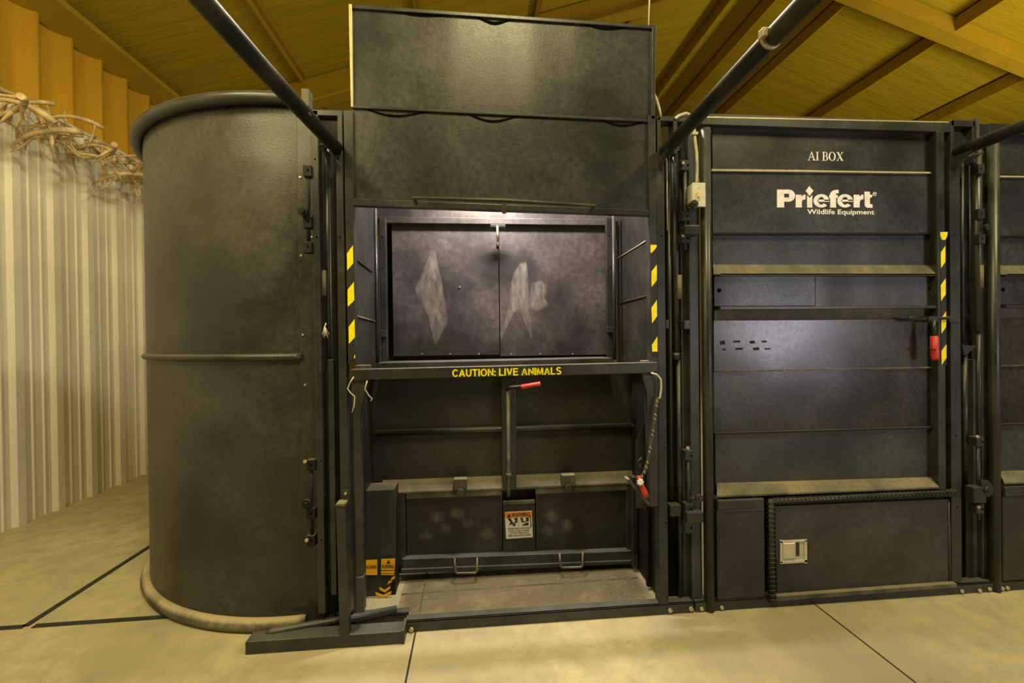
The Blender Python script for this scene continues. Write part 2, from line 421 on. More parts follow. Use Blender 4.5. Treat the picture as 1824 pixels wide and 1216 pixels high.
mb = MB(); mb.tube(arc(R0+.026, 2.475, 60), .030, 14); o = mb.build('top_rim', M['frame'], cyl)
zr = W(400, 638, .05).z
mb = MB(); mb.tube(arc(R0+.004, zr, 60), .017, 10); mb.build('middle_rib', M['curved'], cyl)
mb = MB(); mb.tube(arc(R0+.012, .031, 60), .031, 14); mb.build('floor_ring', M['ring'], cyl)
# flat end strip where the curve meets the post
Xc = cx+R0*math.cos(A0); Yc = cy+R0*math.sin(A0)
mb = MB(); mb.box(Xc-.01, Xc+.062, Yc-.008, Yc+.002, .03, 2.475); mb.build('end_strip', M['curved'], cyl, .002)
mb = MB(); mb.box(Xc+.030, Xc+.064, Yc-.055, Yc+.0, 2.43, 2.512); mb.build('rim_end_plate', M['dusty'], cyl, .003)
for (x, y) in ((535, 316), (537, 455), (540, 596), (544, 685), (545, 821)):
    p = W(x, y, Yc-.006); mb = MB(); mb.disc(p, .0055, -.006, 10); mb.build('rivet', M['bolt'], cyl)
def latch_rod(root, xs, ys, Y, knob_y, mat=M['frame'], r=.008, brk=None):
    mb = MB(); mb.tube([W(xs, ys[0]-6, Y), W(xs+1, ys[-1]+10, Y)], r, 10); mb.build('latch_rod', mat, root)
    for yy in ys:
        mb = MB(); p = W(xs, yy, Y); mb.box(p.x-.018, p.x+.02, Y-.016, Y+.02, p.z-.028, p.z+.022)
        q = MB(); q.disc((p.x+.004, Y-.0165, p.z), .005, -.001, 8)
        b = mb.build('rod_bracket', mat, root, .003); q.build('bolt_hole', M['hole'], b)
    mb = MB(); p = W(xs-8, knob_y, Y-.02); mb.disc((p.x, p.y, p.z), .021, -.014, 16); mb.disc((p.x, p.y-.014, p.z), .010, -.008, 10)
    mb.tube([(p.x, p.y-.005, p.z), W(xs, knob_y+14, Y)], .008, 8); mb.build('latch_knob', mat, root, .002)
latch_rod(cyl, 549, (305, 396, 440), .005, 378, M['dark'])
latch_rod(cyl, 555, (826, 912, 960), .005, 896, M['dark'])
for (x, y) in ((544, 821), (547, 961), (550, 893)):
    p = W(x, y, -.02); mb = MB(); mb.disc(p, .008, -.008, 10); mb.build('bolt', M['bolt'], cyl)
mb = MB(); mb.tube([W(512, 378, Yc), W(513, 384, Yc), W(515, 390, Yc)], .0022, 6); mb.build('paint_chip', M['cord'], cyl)

# ------------------------------------------------------------------ hub posts between the panels
# left hub post
hp = thing('hub_post', (-.62, .03, 0), 'black slotted steel post assembly with upright rods between the curved panel and the open box', 'post')
mb = MB()
mb.pb(560, 196, 573, 1094, 0, .05); mb.pp([(598, 270), (610, 270), (625, 1094), (609, 1094)], 0, .05); mb.pb(556, 195, 610, 206, 0, .05); mb.pb(601, 205, 610, 272, 0, .05)
mb.build('slotted_frame', M['frame'], hp, .003)
mb = MB(); mb.pb(561, 206, 616, 1094, .12, .006); mb.build('gap_shade_plate', M['dark'], hp)  # near-black sheet standing in for the deep shade of the gap
for x, y0, y1, r, nm in ((573, 258, 1096, .017, 'upright_pipe'), (584, 262, 650, .013, 'upright_pipe'), (592, 275, 1096, .006, 'thin_rod')):
    mb = MB(); mb.vt(x, y0, y1, r, .045); mb.build(nm, M['frame'], hp)
mb = MB(); mb.pb(586, 640, 597, 1060, .02, .03); mb.build('slide_bar', M['frame'], hp, .003)
mb = MB(); mb.vt(577, 482, 527, .0185, .045); mb.build('tape_wrap', M['tape'], hp)
mb = MB(); c = W(576, 262, .045); mb.tube([(c.x+.026*math.cos(t*.4), .045+.03*math.sin(t*.4), c.z+.004*math.sin(t)) for t in range(16)], .005, 8, )
mb.build('wire_collar', M['frame'], hp)
for x, y in ((561, 283), (602, 283), (564, 422), (606, 422), (572, 820), (573, 962)):
    mb = MB(); mb.disc(W(x, y, -.0005), .004, -.001, 8); mb.build('bolt_hole', M['hole'], hp)
mb = MB(); mb.disc(W(556, 422, -.0005), .004, -.006, 8); mb.build('bolt', M['bolt'], hp)
mb = MB(); mb.box(W(545, 1100, .05).x, W(625, 1100, .05).x, .0, .10, 0, .02); mb.build('foot_plate', M['dark'], hp, .002)

# middle hub post
hm = thing('hub_post', (1.0, .03, 0), 'black slotted steel post assembly carrying the light switch, between open box and AI BOX door', 'post')
mb = MB(); mb.pb(1172, 272, 1187, 1077, 0, .06); mb.pb(1171, 207, 1177, 274, 0, .06); mb.pb(1171, 207, 1238, 216, 0, .06)
mb.pb(1200, 207, 1207, 274, 0, .06); mb.build('slotted_frame', M['frame'], hm, .003)
mb = MB(); mb.pb(1186, 214, 1247, 1078, .14, .006); mb.build('gap_shade_plate', M['dark'], hm)  # dark sheet paints the shade behind the rods
mb = MB(); mb.vt(1193, 275, 889, .010, .04); mb.build('upright_pipe', M['frame'], hm)
mb = MB(); mb.vt(1203, 262, 640, .016, .045); mb.vt(1204, 628, 640, .02, .045); mb.build('upright_pipe', M['frame'], hm)
mb = MB(); mb.vt(1210, 640, 1076, .011, .05); mb.build('upright_pipe', M['frame'], hm)
mb = MB(); mb.vt(1188, 284, 410, .004, .02); mb.build('thin_rod', M['brightened'], hm)
mb = MB(); mb.pb(1214, 262, 1227, 1076, .05, .04); mb.build('square_upright', M['frame'], hm, .003)
mb = MB(); mb.pb(1229, 222, 1246, 1074, .02, .05); mb.build('square_upright', M['frame'], hm, .003)
mb = MB(); mb.vt(1209, 490, 533, .0155, .04); mb.build('tape_wrap', M['tape'], hm)
mb = MB(); c = W(1202, 268, .045); mb.tube([(c.x+.028*math.cos(t*.4), .045+.03*math.sin(t*.4), c.z+.006*math.cos(t*.4)) for t in range(16)], .005, 8)
mb.build('wire_collar', M['frame'], hm)
def hinge(root, x, ys, Y, y0, y1, knob=None, block=None):
    mb = MB(); mb.tube([W(x, y0, Y), W(x+1, y1, Y)], .009, 10); mb.build('latch_rod', M['frame'], root)
    for yy in ys:
        p = W(x, yy, Y); mb = MB(); mb.box(p.x-.022, p.x+.020, Y-.014, Y+.03, p.z-.024, p.z+.024)
        b = mb.build('rod_bracket', M['frame'], root, .004)
        q = MB(); q.disc((p.x+.008, Y-.0145, p.z), .0055, -.001, 8); q.build('bolt_hole', M['hole'], b)
    if knob:
        p = W(*knob, Y-.03); mb = MB(); mb.disc(p, .019, -.015, 16); mb.disc((p.x, p.y-.015, p.z), .008, -.006, 10)
        mb.tube([(p.x, p.y-.006, p.z), W(x, knob[1]+2, Y)], .009, 8); mb.build('latch_knob', M['frame'], root, .002)
    if block:
        mb = MB(); mb.pb(*block, Y-.035, .05); mb.build('latch_block', M['frame'], root, .006)
hinge(hm, 1220, (296, 386, 425), .0, 286, 446, (1235, 364), (1219, 400, 1247, 418))
hinge(hm, 1226, (810, 904, 938), .0, 795, 950, (1244, 886), (1224, 912, 1254, 932))
mb = MB(); mb.pb(1194, 900, 1214, 920, -.005, .05); mb.build('guide_block', M['frame'], hm, .004)
for a in ((1187, 570, 1192, 585), (1219, 571, 1230, 586)): mb = MB(); mb.pb(*a, -.004, .05); mb.build('guide_block', M['frame'], hm, .004)
for x, y in ((1179, 420), (1184, 797), (1187, 931), (1189, 1064)):
    mb = MB(); mb.disc(W(x, y, -.0005), .004, -.001, 8); mb.build('bolt_hole', M['hole'], hm)
for x, y in ((1216, 291), (1224, 797), (1216, 420)):
    mb = MB(); mb.disc(W(x, y, -.015), .007, -.007, 10); mb.build('bolt', M['bolt'], hm)

# right hub post
hr = thing('hub_post', (2.55, .03, 0), 'black slotted steel post right of the AI BOX door, with a big taped pipe', 'post')
mb = MB(); mb.pb(1694, 287, 1712, 1036, 0, .06); mb.pb(1694, 214, 1742, 225, 0, .06); mb.pb(1733, 214, 1742, 290, 0, .06); mb.pb(1694, 214, 1700, 290, 0, .06)
mb.build('slotted_frame', M['frame'], hr, .003)
mb = MB(); mb.pb(1740, 208, 1745, 270, -.01, .06); mb.build('top_fin', M['dusty'], hr, .002)
mb = MB(); mb.pb(1697, 220, 1767, 1036, .14, .006); mb.build('gap_shade_plate', M['dark'], hr)  # dark sheet in place of the shaded void behind this post
mb = MB(); mb.vt(1714, 285, 612, .008, .03); mb.build('thin_rod', M['frame'], hr)
mb = MB(); mb.vt(1718, 632, 866, .013, .04); mb.build('upright_pipe', M['frame'], hr)
mb = MB(); mb.vt(1729, 290, 612, .006, .08); mb.build('thin_rod', M['frame'], hr)
mb = MB(); mb.vt(1740, 262, 590, .020, .02); mb.vt(1743, 588, 790, .011, .02); mb.build('upright_pipe', M['frame'], hr)
mb = MB(); mb.vt(1742, 473, 513, .0215, .02); mb.build('tape_wrap', M['tape'], hr)
mb = MB(); mb.pb(1734, 640, 1746, 1034, .05, .04); mb.build('square_upright', M['frame'], hr, .003)
mb = MB(); mb.pb(1749, 262, 1760, 1032, .03, .05); mb.build('square_upright', M['frame'], hr, .003)
mb = MB(); mb.tube([W(1706, 284, -.01), W(1730, 277, -.03), W(1751, 272, .02)], .007, 8); mb.build('wire_collar', M['frame'], hr)
mb = MB(); mb.pp([(1714, 614), (1740, 616), (1722, 632), (1718, 632)], .0, .06); mb.build('gusset', M['frame'], hr, .002)
for x, y in ((1748, 300), (1749, 380), (1750, 425)):
    mb = MB(); mb.pb(x-5, y-9, x+6, y+9, -.01, .04); b = mb.build('rod_bracket', M['frame'], hr, .003)
    q = MB(); q.disc(W(x, y, -.0105), .004, -.001, 8); q.build('bolt_hole', M['hole'], b)
mb = MB(); mb.disc(W(1755, 405, -.01), .016, -.016, 14); mb.build('latch_knob', M['frame'], hr, .002)
hinge(hr, 1742, (786, 880, 905), -.01, 775, 925, (1756, 872), (1736, 868, 1758, 896))
mb = MB(); mb.pp([(1748, 855), (1762, 856), (1770, 866), (1769, 880), (1760, 886), (1750, 872)], -.04, .012); mb.build('latch_ear', M['frame'], hr, .002)
for x, y in ((1739, 777), (1741, 902)):
    mb = MB(); mb.disc(W(x, y, -.02), .008, -.008, 10); mb.build('bolt', M['bolt'], hr)
for x, y in ((1703, 776), (1706, 903), (1700, 418)):
    mb = MB(); mb.disc(W(x, y, -.0005), .004, -.001, 8); mb.build('bolt_hole', M['hole'], hr)
mb = MB(); mb.pb(1692, 562, 1711, 574, -.008, .04); mb.build('guide_block', M['frame'], hr, .003)
mb = MB(); mb.pb(1664+52, 562, 1737, 574, .10, .02); mb.build('guide_block', M['frame'], hr, .003)

# ------------------------------------------------------------------ the open handling box
bx = thing('handling_box', (.17, .25, 0), 'open black steel animal handling box in the middle, with yellow CAUTION: LIVE ANIMALS rail', 'handling box')
XL, XRt, YB = -.545, .875, .50
mb = MB(); mb.pp([(611.5, 196), (629, 196), (633.5, 648), (620, 648)], 0, .05); mb.build('front_post', M['frame'], bx, .003)
mb = MB(); mb.pb(1157, 205, 1170, 655, 0, .05); mb.build('front_post', M['frame'], bx, .003)
# base strip
zb = .052
def strip_w(mb, x0, x1, Y0=0): mb.box(x0, x1, Y0, Y0+.012, 0, zb); mb.box(x0, x1, Y0, Y0+.05, zb-.008, zb)
mb = MB(); strip_w(mb, W(722, 1122).x, W(1236, 1090).x); mb.build('base_strip', M['frame'], bx, .002)
mb = MB(); strip_w(mb, W(600, 1120, .10).x, W(730, 1110, .10).x, .06); mb.build('base_strip', M['frame'], bx, .002)
for x, y in ((733, 1120), (1193, 1086), (1230, 1083)):
    mb = MB(); mb.disc(W(x, y, -.0005), .011, -.008, 6); mb.build('bolt', M['bolt'], bx)
# upper side walls, liner and a rod on each
for X, s in ((XL, -1), (XRt, 1)):
    mb = MB(); mb.hexa([(X-.003, .05, 1.18), (X+.003, .05, 1.18), (X+.003, .05, 2.42), (X-.003, .05, 2.42)],
                       [(X-.003, YB+.06, 1.18), (X+.003, YB+.06, 1.18), (X+.003, YB+.06, 2.42), (X-.003, YB+.06, 2.42)])
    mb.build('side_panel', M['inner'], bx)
mb = MB(); X = XRt-.008; mb.tube([SX(1100, 460, X), SX(1152, 428, X)], .003, 6); mb.build('side_rod', M['brightened'], bx)  # thin pale rod along the right side wall
mb = MB(); mb.tube([SX(1100, 541, X), SX(1152, 527, X)], .004, 6); mb.build('side_rod', M['dark'], bx)
X = XL+.008
mb = MB(); mb.tube([SX(635, 563, X), SX(668, 572, X)], .004, 6); mb.build('side_rod', M['dusty'], bx)
mb = MB(); mb.tube([SX(635, 462, X), SX(663, 484, X)], .004, 6); mb.build('side_rod', M['dark'], bx)
# inner posts
for x, r, y0, y1 in ((670.5, .009, 372, 646), (1094, .010, 382, 640)):
    mb = MB(); mb.vt(x, y0, y1, r, YB-.06); mb.build('inner_pipe', M['frame'], bx)
for a, b in ((677, 689), (1081, 1092)):
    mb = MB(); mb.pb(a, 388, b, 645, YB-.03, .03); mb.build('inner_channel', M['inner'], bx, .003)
for x, y in ((681, 422), (681, 478), (1085, 419), (1087, 476)):
    mb = MB(); mb.disc(W(x, y, YB-.0305), .004, -.001, 8); mb.build('bolt_hole', M['hole'], bx)
mb = MB(); mb.pb(676, 588, 688, 600, YB-.045, .02); mb.pb(1082, 582, 1092, 592, YB-.045, .02); mb.build('stop_block', M['frame'], bx, .002)
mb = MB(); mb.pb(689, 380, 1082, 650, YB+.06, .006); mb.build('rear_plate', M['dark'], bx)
mb = MB(); mb.pb(640, 340, 1130, 392, YB+.01, .02); mb.build('rear_header', M['liner'], bx)
mb = MB(); mb.pb(673, 388, 1092, 399, YB-.012, .03); mb.build('top_rail', M['liner'], bx, .003)
# back doors
for a, b, dd in ((699, 888.5, 0), (890, 1079, 0)):
    mb = MB(); mb.pb(a, 399, b, 633, YB+.02, .012); mb.build('rear_door', M['liner'], bx, .002)
smL = [(768, 450), (760, 472), (752, 495), (741, 516), (752, 535), (764, 562), (768, 585), (775, 610), (782, 600), (787, 588), (796, 570), (791, 540), (785, 500), (779, 470), (775, 450)]
smR = [(926, 472), (937, 470), (940, 500), (939, 530), (943, 560), (947, 603), (941, 590), (934, 560), (927, 549), (918, 553), (911, 562), (903, 582), (894, 602), (893, 590), (902, 566), (910, 545), (911, 505), (917, 486)]
smT = [(948, 508), (962, 502), (974, 510), (968, 530), (976, 540), (958, 552), (944, 548)]
for nm, pts in (('a', smL), ('b', smR), ('c', smT)):
    smear(pts, YB+.0188, 'dust_smear', bx, 1.45)
for x in (752, 802, 853, 910, 962, 1020):
    mb = MB(); mb.disc(W(x, 630, YB+.019), .0045, -.004, 8); mb.build('rivet', M['bolt'], bx)
mb = MB(); mb.disc(W(819, 511, YB+.019), .005, -.004, 8); mb.build('rivet', M['bolt'], bx)
# little T shaped catch over the door seam
mb = MB(); mb.pb(873, 399, 901, 405, YB-.09, .03); h = mb.build('door_catch', M['dark'], bx, .004)
mb = MB(); mb.tube([W(886, 402, YB-.09), W(886.5, 432, YB-.07)], .006, 8); mb.build('catch_stem', M['brightened'], h)
mb = MB(); mb.tube([W(886.5, 432, YB-.07), W(886.5, 443, YB-.07)], .008, 8); mb.build('catch_tip', M['dark'], h)
# sill under the doors
mb = MB(); mb.pp([(672, 646), (1090, 637), (1098, 652), (672, 658)], YB-.15, .19); mb.build('rear_sill', M['frame'], bx, .004)
mb = MB(); mb.pb(628, 650, 660, 662, .02, .02); mb.build('sill_tab', M['dusty'], bx, .003)
mb = MB(); mb.pb(1146, 642, 1170, 650, .02, .05); mb.build('sill_tab', M['dusty'], bx, .003)
# caution rail
mb = MB(); mb.pp([(624, 658), (1172, 645), (1172, 662), (1140, 665), (660, 676), (624, 678)], -.04, .05); rail = mb.build('caution_rail', M['frame'], bx, .003)
block('lettering', 'CAUTION: LIVE ANIMALS', Q([(805.5, 658), (1000, 653.5), (1000, 666.5), (805.5, 671)], -.0415), M['yellow'], rail)
# legs with tapered tops
mb = MB(); mb.pp([(625, 676), (658, 675), (646, 712), (642, 740), (647, 1030), (633, 1030), (629, 742)], -.03, .035); mb.build('rail_leg', M['frame'], bx, .003)
mb = MB(); mb.pb(633, 1028, 648, 1091, -.04, .045); mb.build('leg_shoe', M['frame'], bx, .003)
mb = MB(); mb.pp([(1143, 664), (1172, 661), (1172, 901), (1158, 903), (1152, 700)], -.03, .035); mb.build('rail_leg', M['frame'], bx, .003)
# lower side panels
for X in (XL-.035, XRt+.06):
    mb = MB(); mb.hexa([(X-.004, .04, .01), (X+.004, .04, .01), (X+.004, .04, 1.17), (X-.004, .04, 1.17)],
                       [(X-.004, YB+.06, .01), (X+.004, YB+.06, .01), (X+.004, YB+.06, 1.17), (X-.004, YB+.06, 1.17)])
    mb.build('lower_side_panel', M['dark'], bx)
mb = MB(); mb.pb(1127, 850, 1136, 1010, YB-.12, .05); mb.build('side_edge_post', M['frame'], bx, .003)
mb = MB(); X = XRt+.05; mb.hexa([(X-.02, .20, .02), (X, .20, .02), (X, .20, .85), (X-.02, .20, .85)], [(X-.02, .225, .02), (X, .225, .02), (X, .225, .85), (X-.02, .225, .85)])
mb.build('side_edge_post', M['dark'], bx, .003)
mb = MB(); mb.pp([(1133, 790), (1152, 740), (1158, 905), (1133, 905)], .12, .006); mb.build('side_flap', M['panel'], bx, .002)
# lower back panel, rail, ledge, drop doors
YP = .47
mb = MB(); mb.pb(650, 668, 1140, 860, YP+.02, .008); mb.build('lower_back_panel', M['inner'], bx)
mb = MB(); a, b = W(668, 771, YP), W(1138, 758, YP); mb.tube([(a.x, YP, a.z), (b.x, YP, a.z*.5+b.z*.5)], .018, 10); mb.build('back_rail', M['frame'], bx)
lz1, lz0 = W(800, 850, YP+.02).z, W(800, 873, YP-.03).z
x0, x1 = W(680, 860, YP).x, W(1132, 860, YP).x
mb = MB(); mb.hexa([(x0, YP+.02, lz1), (x0, YP-.03, lz0), (x0, YP-.03, lz0-.012), (x0, YP+.02, lz1-.012)], [(x1, YP+.02, lz1), (x1, YP-.03, lz0), (x1, YP-.03, lz0-.012), (x1, YP+.02, lz1-.012)])
mb.build('ledge', M['dusty'], bx, .002)
mb = MB(); mb.pb(680, 872, 1133, 1010, YP+.035, .008); mb.build('lower_backing', M['dark'], bx)
mb = MB(); mb.pb(710, 878, 722, 1010, YP-.03, .05); mb.pb(1117, 868, 1130, 1000, YP-.03, .05); mb.build('trough_jamb', M['frame'], bx, .003)
doors = (([(723, 880), (894, 873), (894, 990), (725, 996)], 'l'), ([(954, 871), (1117, 864), (1118, 980), (955, 987)], 'r'))
for q, nm in doors:
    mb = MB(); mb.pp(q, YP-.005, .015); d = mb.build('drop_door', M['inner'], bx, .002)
    (ax, ay), (bx_, by), (cx_, cy_), (dx_, dy_) = q
    mb = MB(); mb.pp([(ax, ay), (bx_, by), (bx_, by+9), (ax, ay+9)], YP-.028, .025); mb.build('door_lip', M['dusty'], d, .003)
    mb = MB(); mb.pp([(dx_, dy_-1.5), (cx_, cy_-1.5), (cx_, cy_+1.5), (dx_, dy_+1.5)], YP-.02, .02); mb.build('door_edge', M['brightened'] if 0 else M['dusty'], d)
    mb = MB(); mb.pp([(ax+1, ay), (ax+3, ay), (dx_+3, dy_), (dx_+1, dy_)], YP-.012, .01); mb.build('door_flange', M['frame'], d)
    mb = MB(); mb.pp([(bx_-2, by), (bx_, by), (cx_, cy_), (cx_-2, cy_)], YP-.012, .01)
    mb.build('door_flange', M['frame'], d)
    random.seed(3 if nm == 'l' else 5)
    spots = ((780, 920, 12), (815, 915, 10), (832, 932, 8), (868, 950, 11), (760, 955, 8), (795, 940, 8)) if nm == 'l' else ((983, 918, 11), (1010, 938, 12), (975, 945, 9))
    for (sx, sy, rr) in spots:
        pts = [(sx+rr*random.uniform(.55, 1.15)*math.cos(t*.7), sy+rr*.8*random.uniform(.5, 1.15)*math.sin(t*.7)) for t in range(9)]
        smear(pts, YP-.0062, 'hoof_scuff', d, 1.5, .55)
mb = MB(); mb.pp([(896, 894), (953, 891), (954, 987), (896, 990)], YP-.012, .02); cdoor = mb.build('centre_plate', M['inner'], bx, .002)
mb = MB(); mb.pp([(896, 893), (953, 890), (953, 896), (896, 899)], YP-.024, .014); mb.build('plate_lip', M['dusty'], cdoor, .002)
mb = MB(); mb.pp([(716, 996), (1130, 981), (1130, 1000), (716, 1016)], YP-.05, .06); mb.build('bottom_rail', M['frame'], bx, .003)
mb = MB(); mb.pp([(714, 1014), (1130, 998), (1130, 1004), (714, 1022)], YP-.06, .07); mb.build('bottom_flange', M['frame'], bx, .002)
for (x, y) in ((820, 862), (1013, 855)):
    mb = MB(); mb.pb(x-12, y-9, x+12, y+11, YP-.065, .05); h = mb.build('door_hinge', M['dusty'], bx, .005)
    mb = MB(); mb.disc(W(x, y+15, YP-.07), .02, .02, 14); mb.build('hinge_barrel', M['frame'], h, .002)
for (xa, xb, y) in ((810, 850, 1003), (997, 1038, 993)):
    Y = YP-.07; mb = MB()
    mb.tube([W(xa, y-8, YP-.05), W(xa, y-6, Y-.02), W(xa+1, y+14, Y-.03), W(xa+4, y+18, Y-.03), W(xb-3, y+17, Y-.03), W(xb, y+13, Y-.03), W(xb, y-8, Y-.02), W(xb, y-9, YP-.05)], .007, 10)
    mb.build('pull_handle', M['dusty'], bx)
# centre post with the latch bar
mb = MB(); mb.pp([(893, 672), (919, 672), (920, 872), (895, 874)], YP-.04, .05); mb.build('centre_post', M['frame'], bx, .003)
mb = MB(); mb.tube([W(905, 693, YP-.07), W(906, 850, YP-.07), W(906, 884, YP-.08)], .010, 10); mb.tube([W(906, 843, YP-.07), W(906, 849, YP-.07)], .014, 10)
lb = mb.build('latch_bar', M['dusty'], bx)
mb = MB(); mb.tube([W(903, 694, YP-.07), W(908, 690, YP-.10), W(930, 688, YP-.12)], .009, 10); mb.build('latch_arm', M['dark'], lb)
mb = MB(); mb.tube([W(928, 689, YP-.12), W(963, 683, YP-.14)], .013, 12); mb.build('red_grip', M['red'], lb, .003, label='red rubber grip on the latch arm')
# pinch warning label
q = Q([(899, 911.5), (947.5, 909), (949, 956.5), (901.5, 959.5)], YP-.0135)
def plate(name, quad, mat, parent, poly=((0, 0), (1, 0), (1, 1), (0, 1)), dy=0):
    mb = MB(); shape_on(mb, quad, poly, dy); return mb.build(name, mat, parent)
lab = plate('warning_label', q, M['label_white'], cdoor); lab['label'] = 'orange and white warning label about pinching'
def sub(quad, u0, v0, u1, v1, dy=-.0006): return [bilerp(quad, u, v)+Vector((0, dy, 0)) for u, v in ((u0, v1), (u1, v1), (u1, v0), (u0, v0))]
plate('orange_header', sub(q, .0, .77, 1, .97), M['orange'], bx)
block('label_lettering', 'WARNING', sub(q, .25, .80, .92, .94, -.0012), M['ink'], bx)
mb = MB(); q2 = sub(q, 0, 0, 1, 1, -.0012)
for poly in ([(.07, .79), (.23, .79), (.15, .94)],
             [(.08, .76), (.20, .76), (.30, .56), (.40, .50), (.34, .47), (.30, .44), (.28, .50), (.24, .54), (.14, .50), (.16, .56), (.20, .60)],
             [(.34, .76), (.46, .76), (.44, .60), (.38, .56), (.30, .57), (.30, .60), (.38, .62)],
             [(.56, .76), (.66, .76), (.66, .62), (.76, .62), (.76, .58), (.60, .58)],
             [(.77, .76), (.87, .76), (.87, .60), (.77, .60)],
             [(.60, .46), (.86, .46), (.86, .55), (.76, .56), (.70, .52), (.62, .49)],
             [(.90, .86), (.95, .78), (.97, .40), (.93, .36), (.93, .60)], [(.487, .42), (.497, .42), (.497, .74), (.487, .74)]):
    shape_on(mb, q2, poly)
mb.build('hand_and_foot_pictogram', M['ink'], bx)
for t, v0, v1, u0, u1 in (('SEVERE PINCH HAZARD', .33, .40, .08, .92), ('FLOOR OR SIDES CAN MOVE', .25, .305, .12, .88), ('WITH EXTREME FORCE', .17, .225, .15, .85), ('KEEP HANDS & FEET CLEAR', .07, .14, .08, .93)):
    text_on('label_lettering', t, sub(q, u0, v0, u1, v1, -.0012), M['ink'], bx, bold=.012)
mb = MB(); p0 = W(650, 1000, .31); p1 = W(704, 1000, .31); mb.box(p0.x-.03, p1.x, .31, .44, .0, .56); mb.build('side_box', M['dark'], bx, .004)
# plastic side flap with amber warning stickers, lower left
fl = [W(652, 860, .30), W(706, 866, .30), W(704, 1000, .295), W(690, 1076, .29), W(652, 1076, .29)]
mb = MB(); mb.hexa([p for p in fl], [p+Vector((0, .004, 0)) for p in fl]); flap = mb.build('plastic_flap', M['flap'], bx)
q = Q([(679, 995), (704, 994), (702.5, 1024), (678.5, 1024)], .285); plate('amber_sticker', q, M['amber'], flap)
mb = MB(); q3 = sub(q, 0, 0, 1, 1, -.001)
for poly in ([(.38, .70), (.68, .70), (.53, .93)], [(0, .27), (1, .27), (1, .31), (0, .31)], [(0, .08), (1, .08), (1, .11), (0, .11)]): shape_on(mb, q3, poly)
mb.build('sticker_marks', M['ink'], flap)
block('sticker_lettering', 'WARNING', sub(q, .05, .42, .95, .64, -.001), M['ink'], flap)
mb = MB()
for i, (x, y) in enumerate(((697, 1026), (692, 1032))): mb.pp([(x, y+3), (x+7, y-1), (x+6, y+4), (x-2, y+9)], .284, .0006)
for i in range(4):
    y = 1045+i*9; x0_, x1_ = (676, 695) if i == 0 else (669, 697)
    mb.pp([(x0_, y), ((x0_+x1_)/2, y+5), (x1_, y-2), (x1_, y+3), ((x0_+x1_)/2, y+10), (x0_, y+5)], .284, .0006)
mb.build('amber_chevrons', M['amber'], flap)
q = [W(652, 997, .289), W(672, 996, .289), W(672, 1024, .287), W(652, 1024, .287)]
a = plate('amber_sticker', q, M['amber'], flap); block('sticker_lettering', 'WARNING', sub(q, .05, .42, .95, .64, -.001), M['ink'], flap)
# hazard tapes
def tape(root, strip, polys, Y, top=None):
    mb = MB(); mb.pp(strip, Y-.001, .001); t = mb.build('hazard_tape', M['ink'], root, label='black and yellow striped tape')
    mb = MB()
    for p in polys: mb.pp(p, Y-.0022, .001)
    mb.build('yellow_stripe', M['yellow'], t)
tape(bx, [(617, 437), (628.5, 437), (632.5, 640), (621, 640)], [[(618, 451), (628.5, 437), (629, 469), (618.5, 481)], [(619, 516), (630, 502), (631, 535), (619.5, 546)], [(621, 582), (631.5, 568), (632, 601), (621.5, 612)], [(631, 633), (632.5, 631), (632.5, 638), (631, 638)]], 0)
tape(bx, [(1159, 436), (1170, 436), (1171, 636), (1161.5, 636)], [[(1159, 436), (1170, 436), (1169, 441), (1161, 450), (1159, 450)], [(1160.6, 483.5), (1170, 471), (1170, 499), (1160.6, 511)], [(1160.6, 548), (1170, 534), (1170.5, 563), (1161.5, 575.5)], [(1161.5, 614), (1171, 599), (1171, 626), (1162, 626)]], 0)

# the raised sliding gate
YG = .012
mb = MB(); mb.pp([(624, 12), (1167, 48), (1155, 380), (629, 366)], YG, .006); gate = mb.build('lift_gate', M['panel'], bx)
mb = MB(); mb.pp([(622, 7), (1169, 45), (1169, 51), (622, 14)], YG-.010, .05); mb.build('gate_top_rail', M['frame'], gate, .002)
mb = MB(); mb.pp([(621, 7), (626.5, 7), (629, 190), (625, 190)], YG-.012, .05); mb.build('gate_side_rail', M['brightened'], gate, .001, label='bare gate edge, backlight painted into its colour')
mb = MB(); mb.pp([(1162, 48), (1169, 48), (1167, 212), (1160, 212)], YG-.012, .05); mb.build('gate_side_rail', M['frame'], gate, .002)
mb = MB(); mb.pp([(628, 187), (1156, 212), (1156, 217), (628, 192)], YG-.009, .03); mb.build('gate_middle_rib', M['frame'], gate, .002)
mb = MB(); mb.pp([(630, 353), (1156, 374), (1156, 384), (630, 366)], YG-.014, .03); mb.build('gate_bottom_rail', M['frame'], gate, .003)
mb = MB(); pts = [(735, 351), (1058, 366)]
mb.tube([W(742, 364, YG-.05), W(737, 352, YG-.07), W(898, 357, YG-.07), W(1058, 366, YG-.07), W(1052, 378, YG-.05)], .0095, 10)
mb.pb(894.5, 357, 901.5, 380, YG-.075, .006); mb.build('gate_handle', M['pipe'], gate, .001)
mb = MB()     # dark crescents painting the shade in gaps where the sheet bulges
def wave(x0, x1, y0, y1, amp, Y, lw=3.2):          # one sagging crescent
    n = 16; top = []; bot = []
    for i in range(n+1):
        t = i/n; x = x0+(x1-x0)*t; y = y0+(y1-y0)*t; d = amp*math.sin(math.pi*t)**1.5
        top.append((x, y+max(0, d-lw*math.sin(math.pi*t)))); bot.append((x, y+1+d))
    mb.pp(top+bot[::-1], Y, .0015)
for a in ((640, 765, 192, 199, 12), (822, 930, 200, 206, 14), (1060, 1155, 211, 216, 11), (850, 910, 32, 36, 9, 5), (700, 800, 21, 28, 4), (1040, 1120, 44, 49, 6)):
    mb = MB(); wave(*a[:5], YG-.002, *(a[5:] or ())); mb.build('buckle_gap_shade', M['hole'], gate)

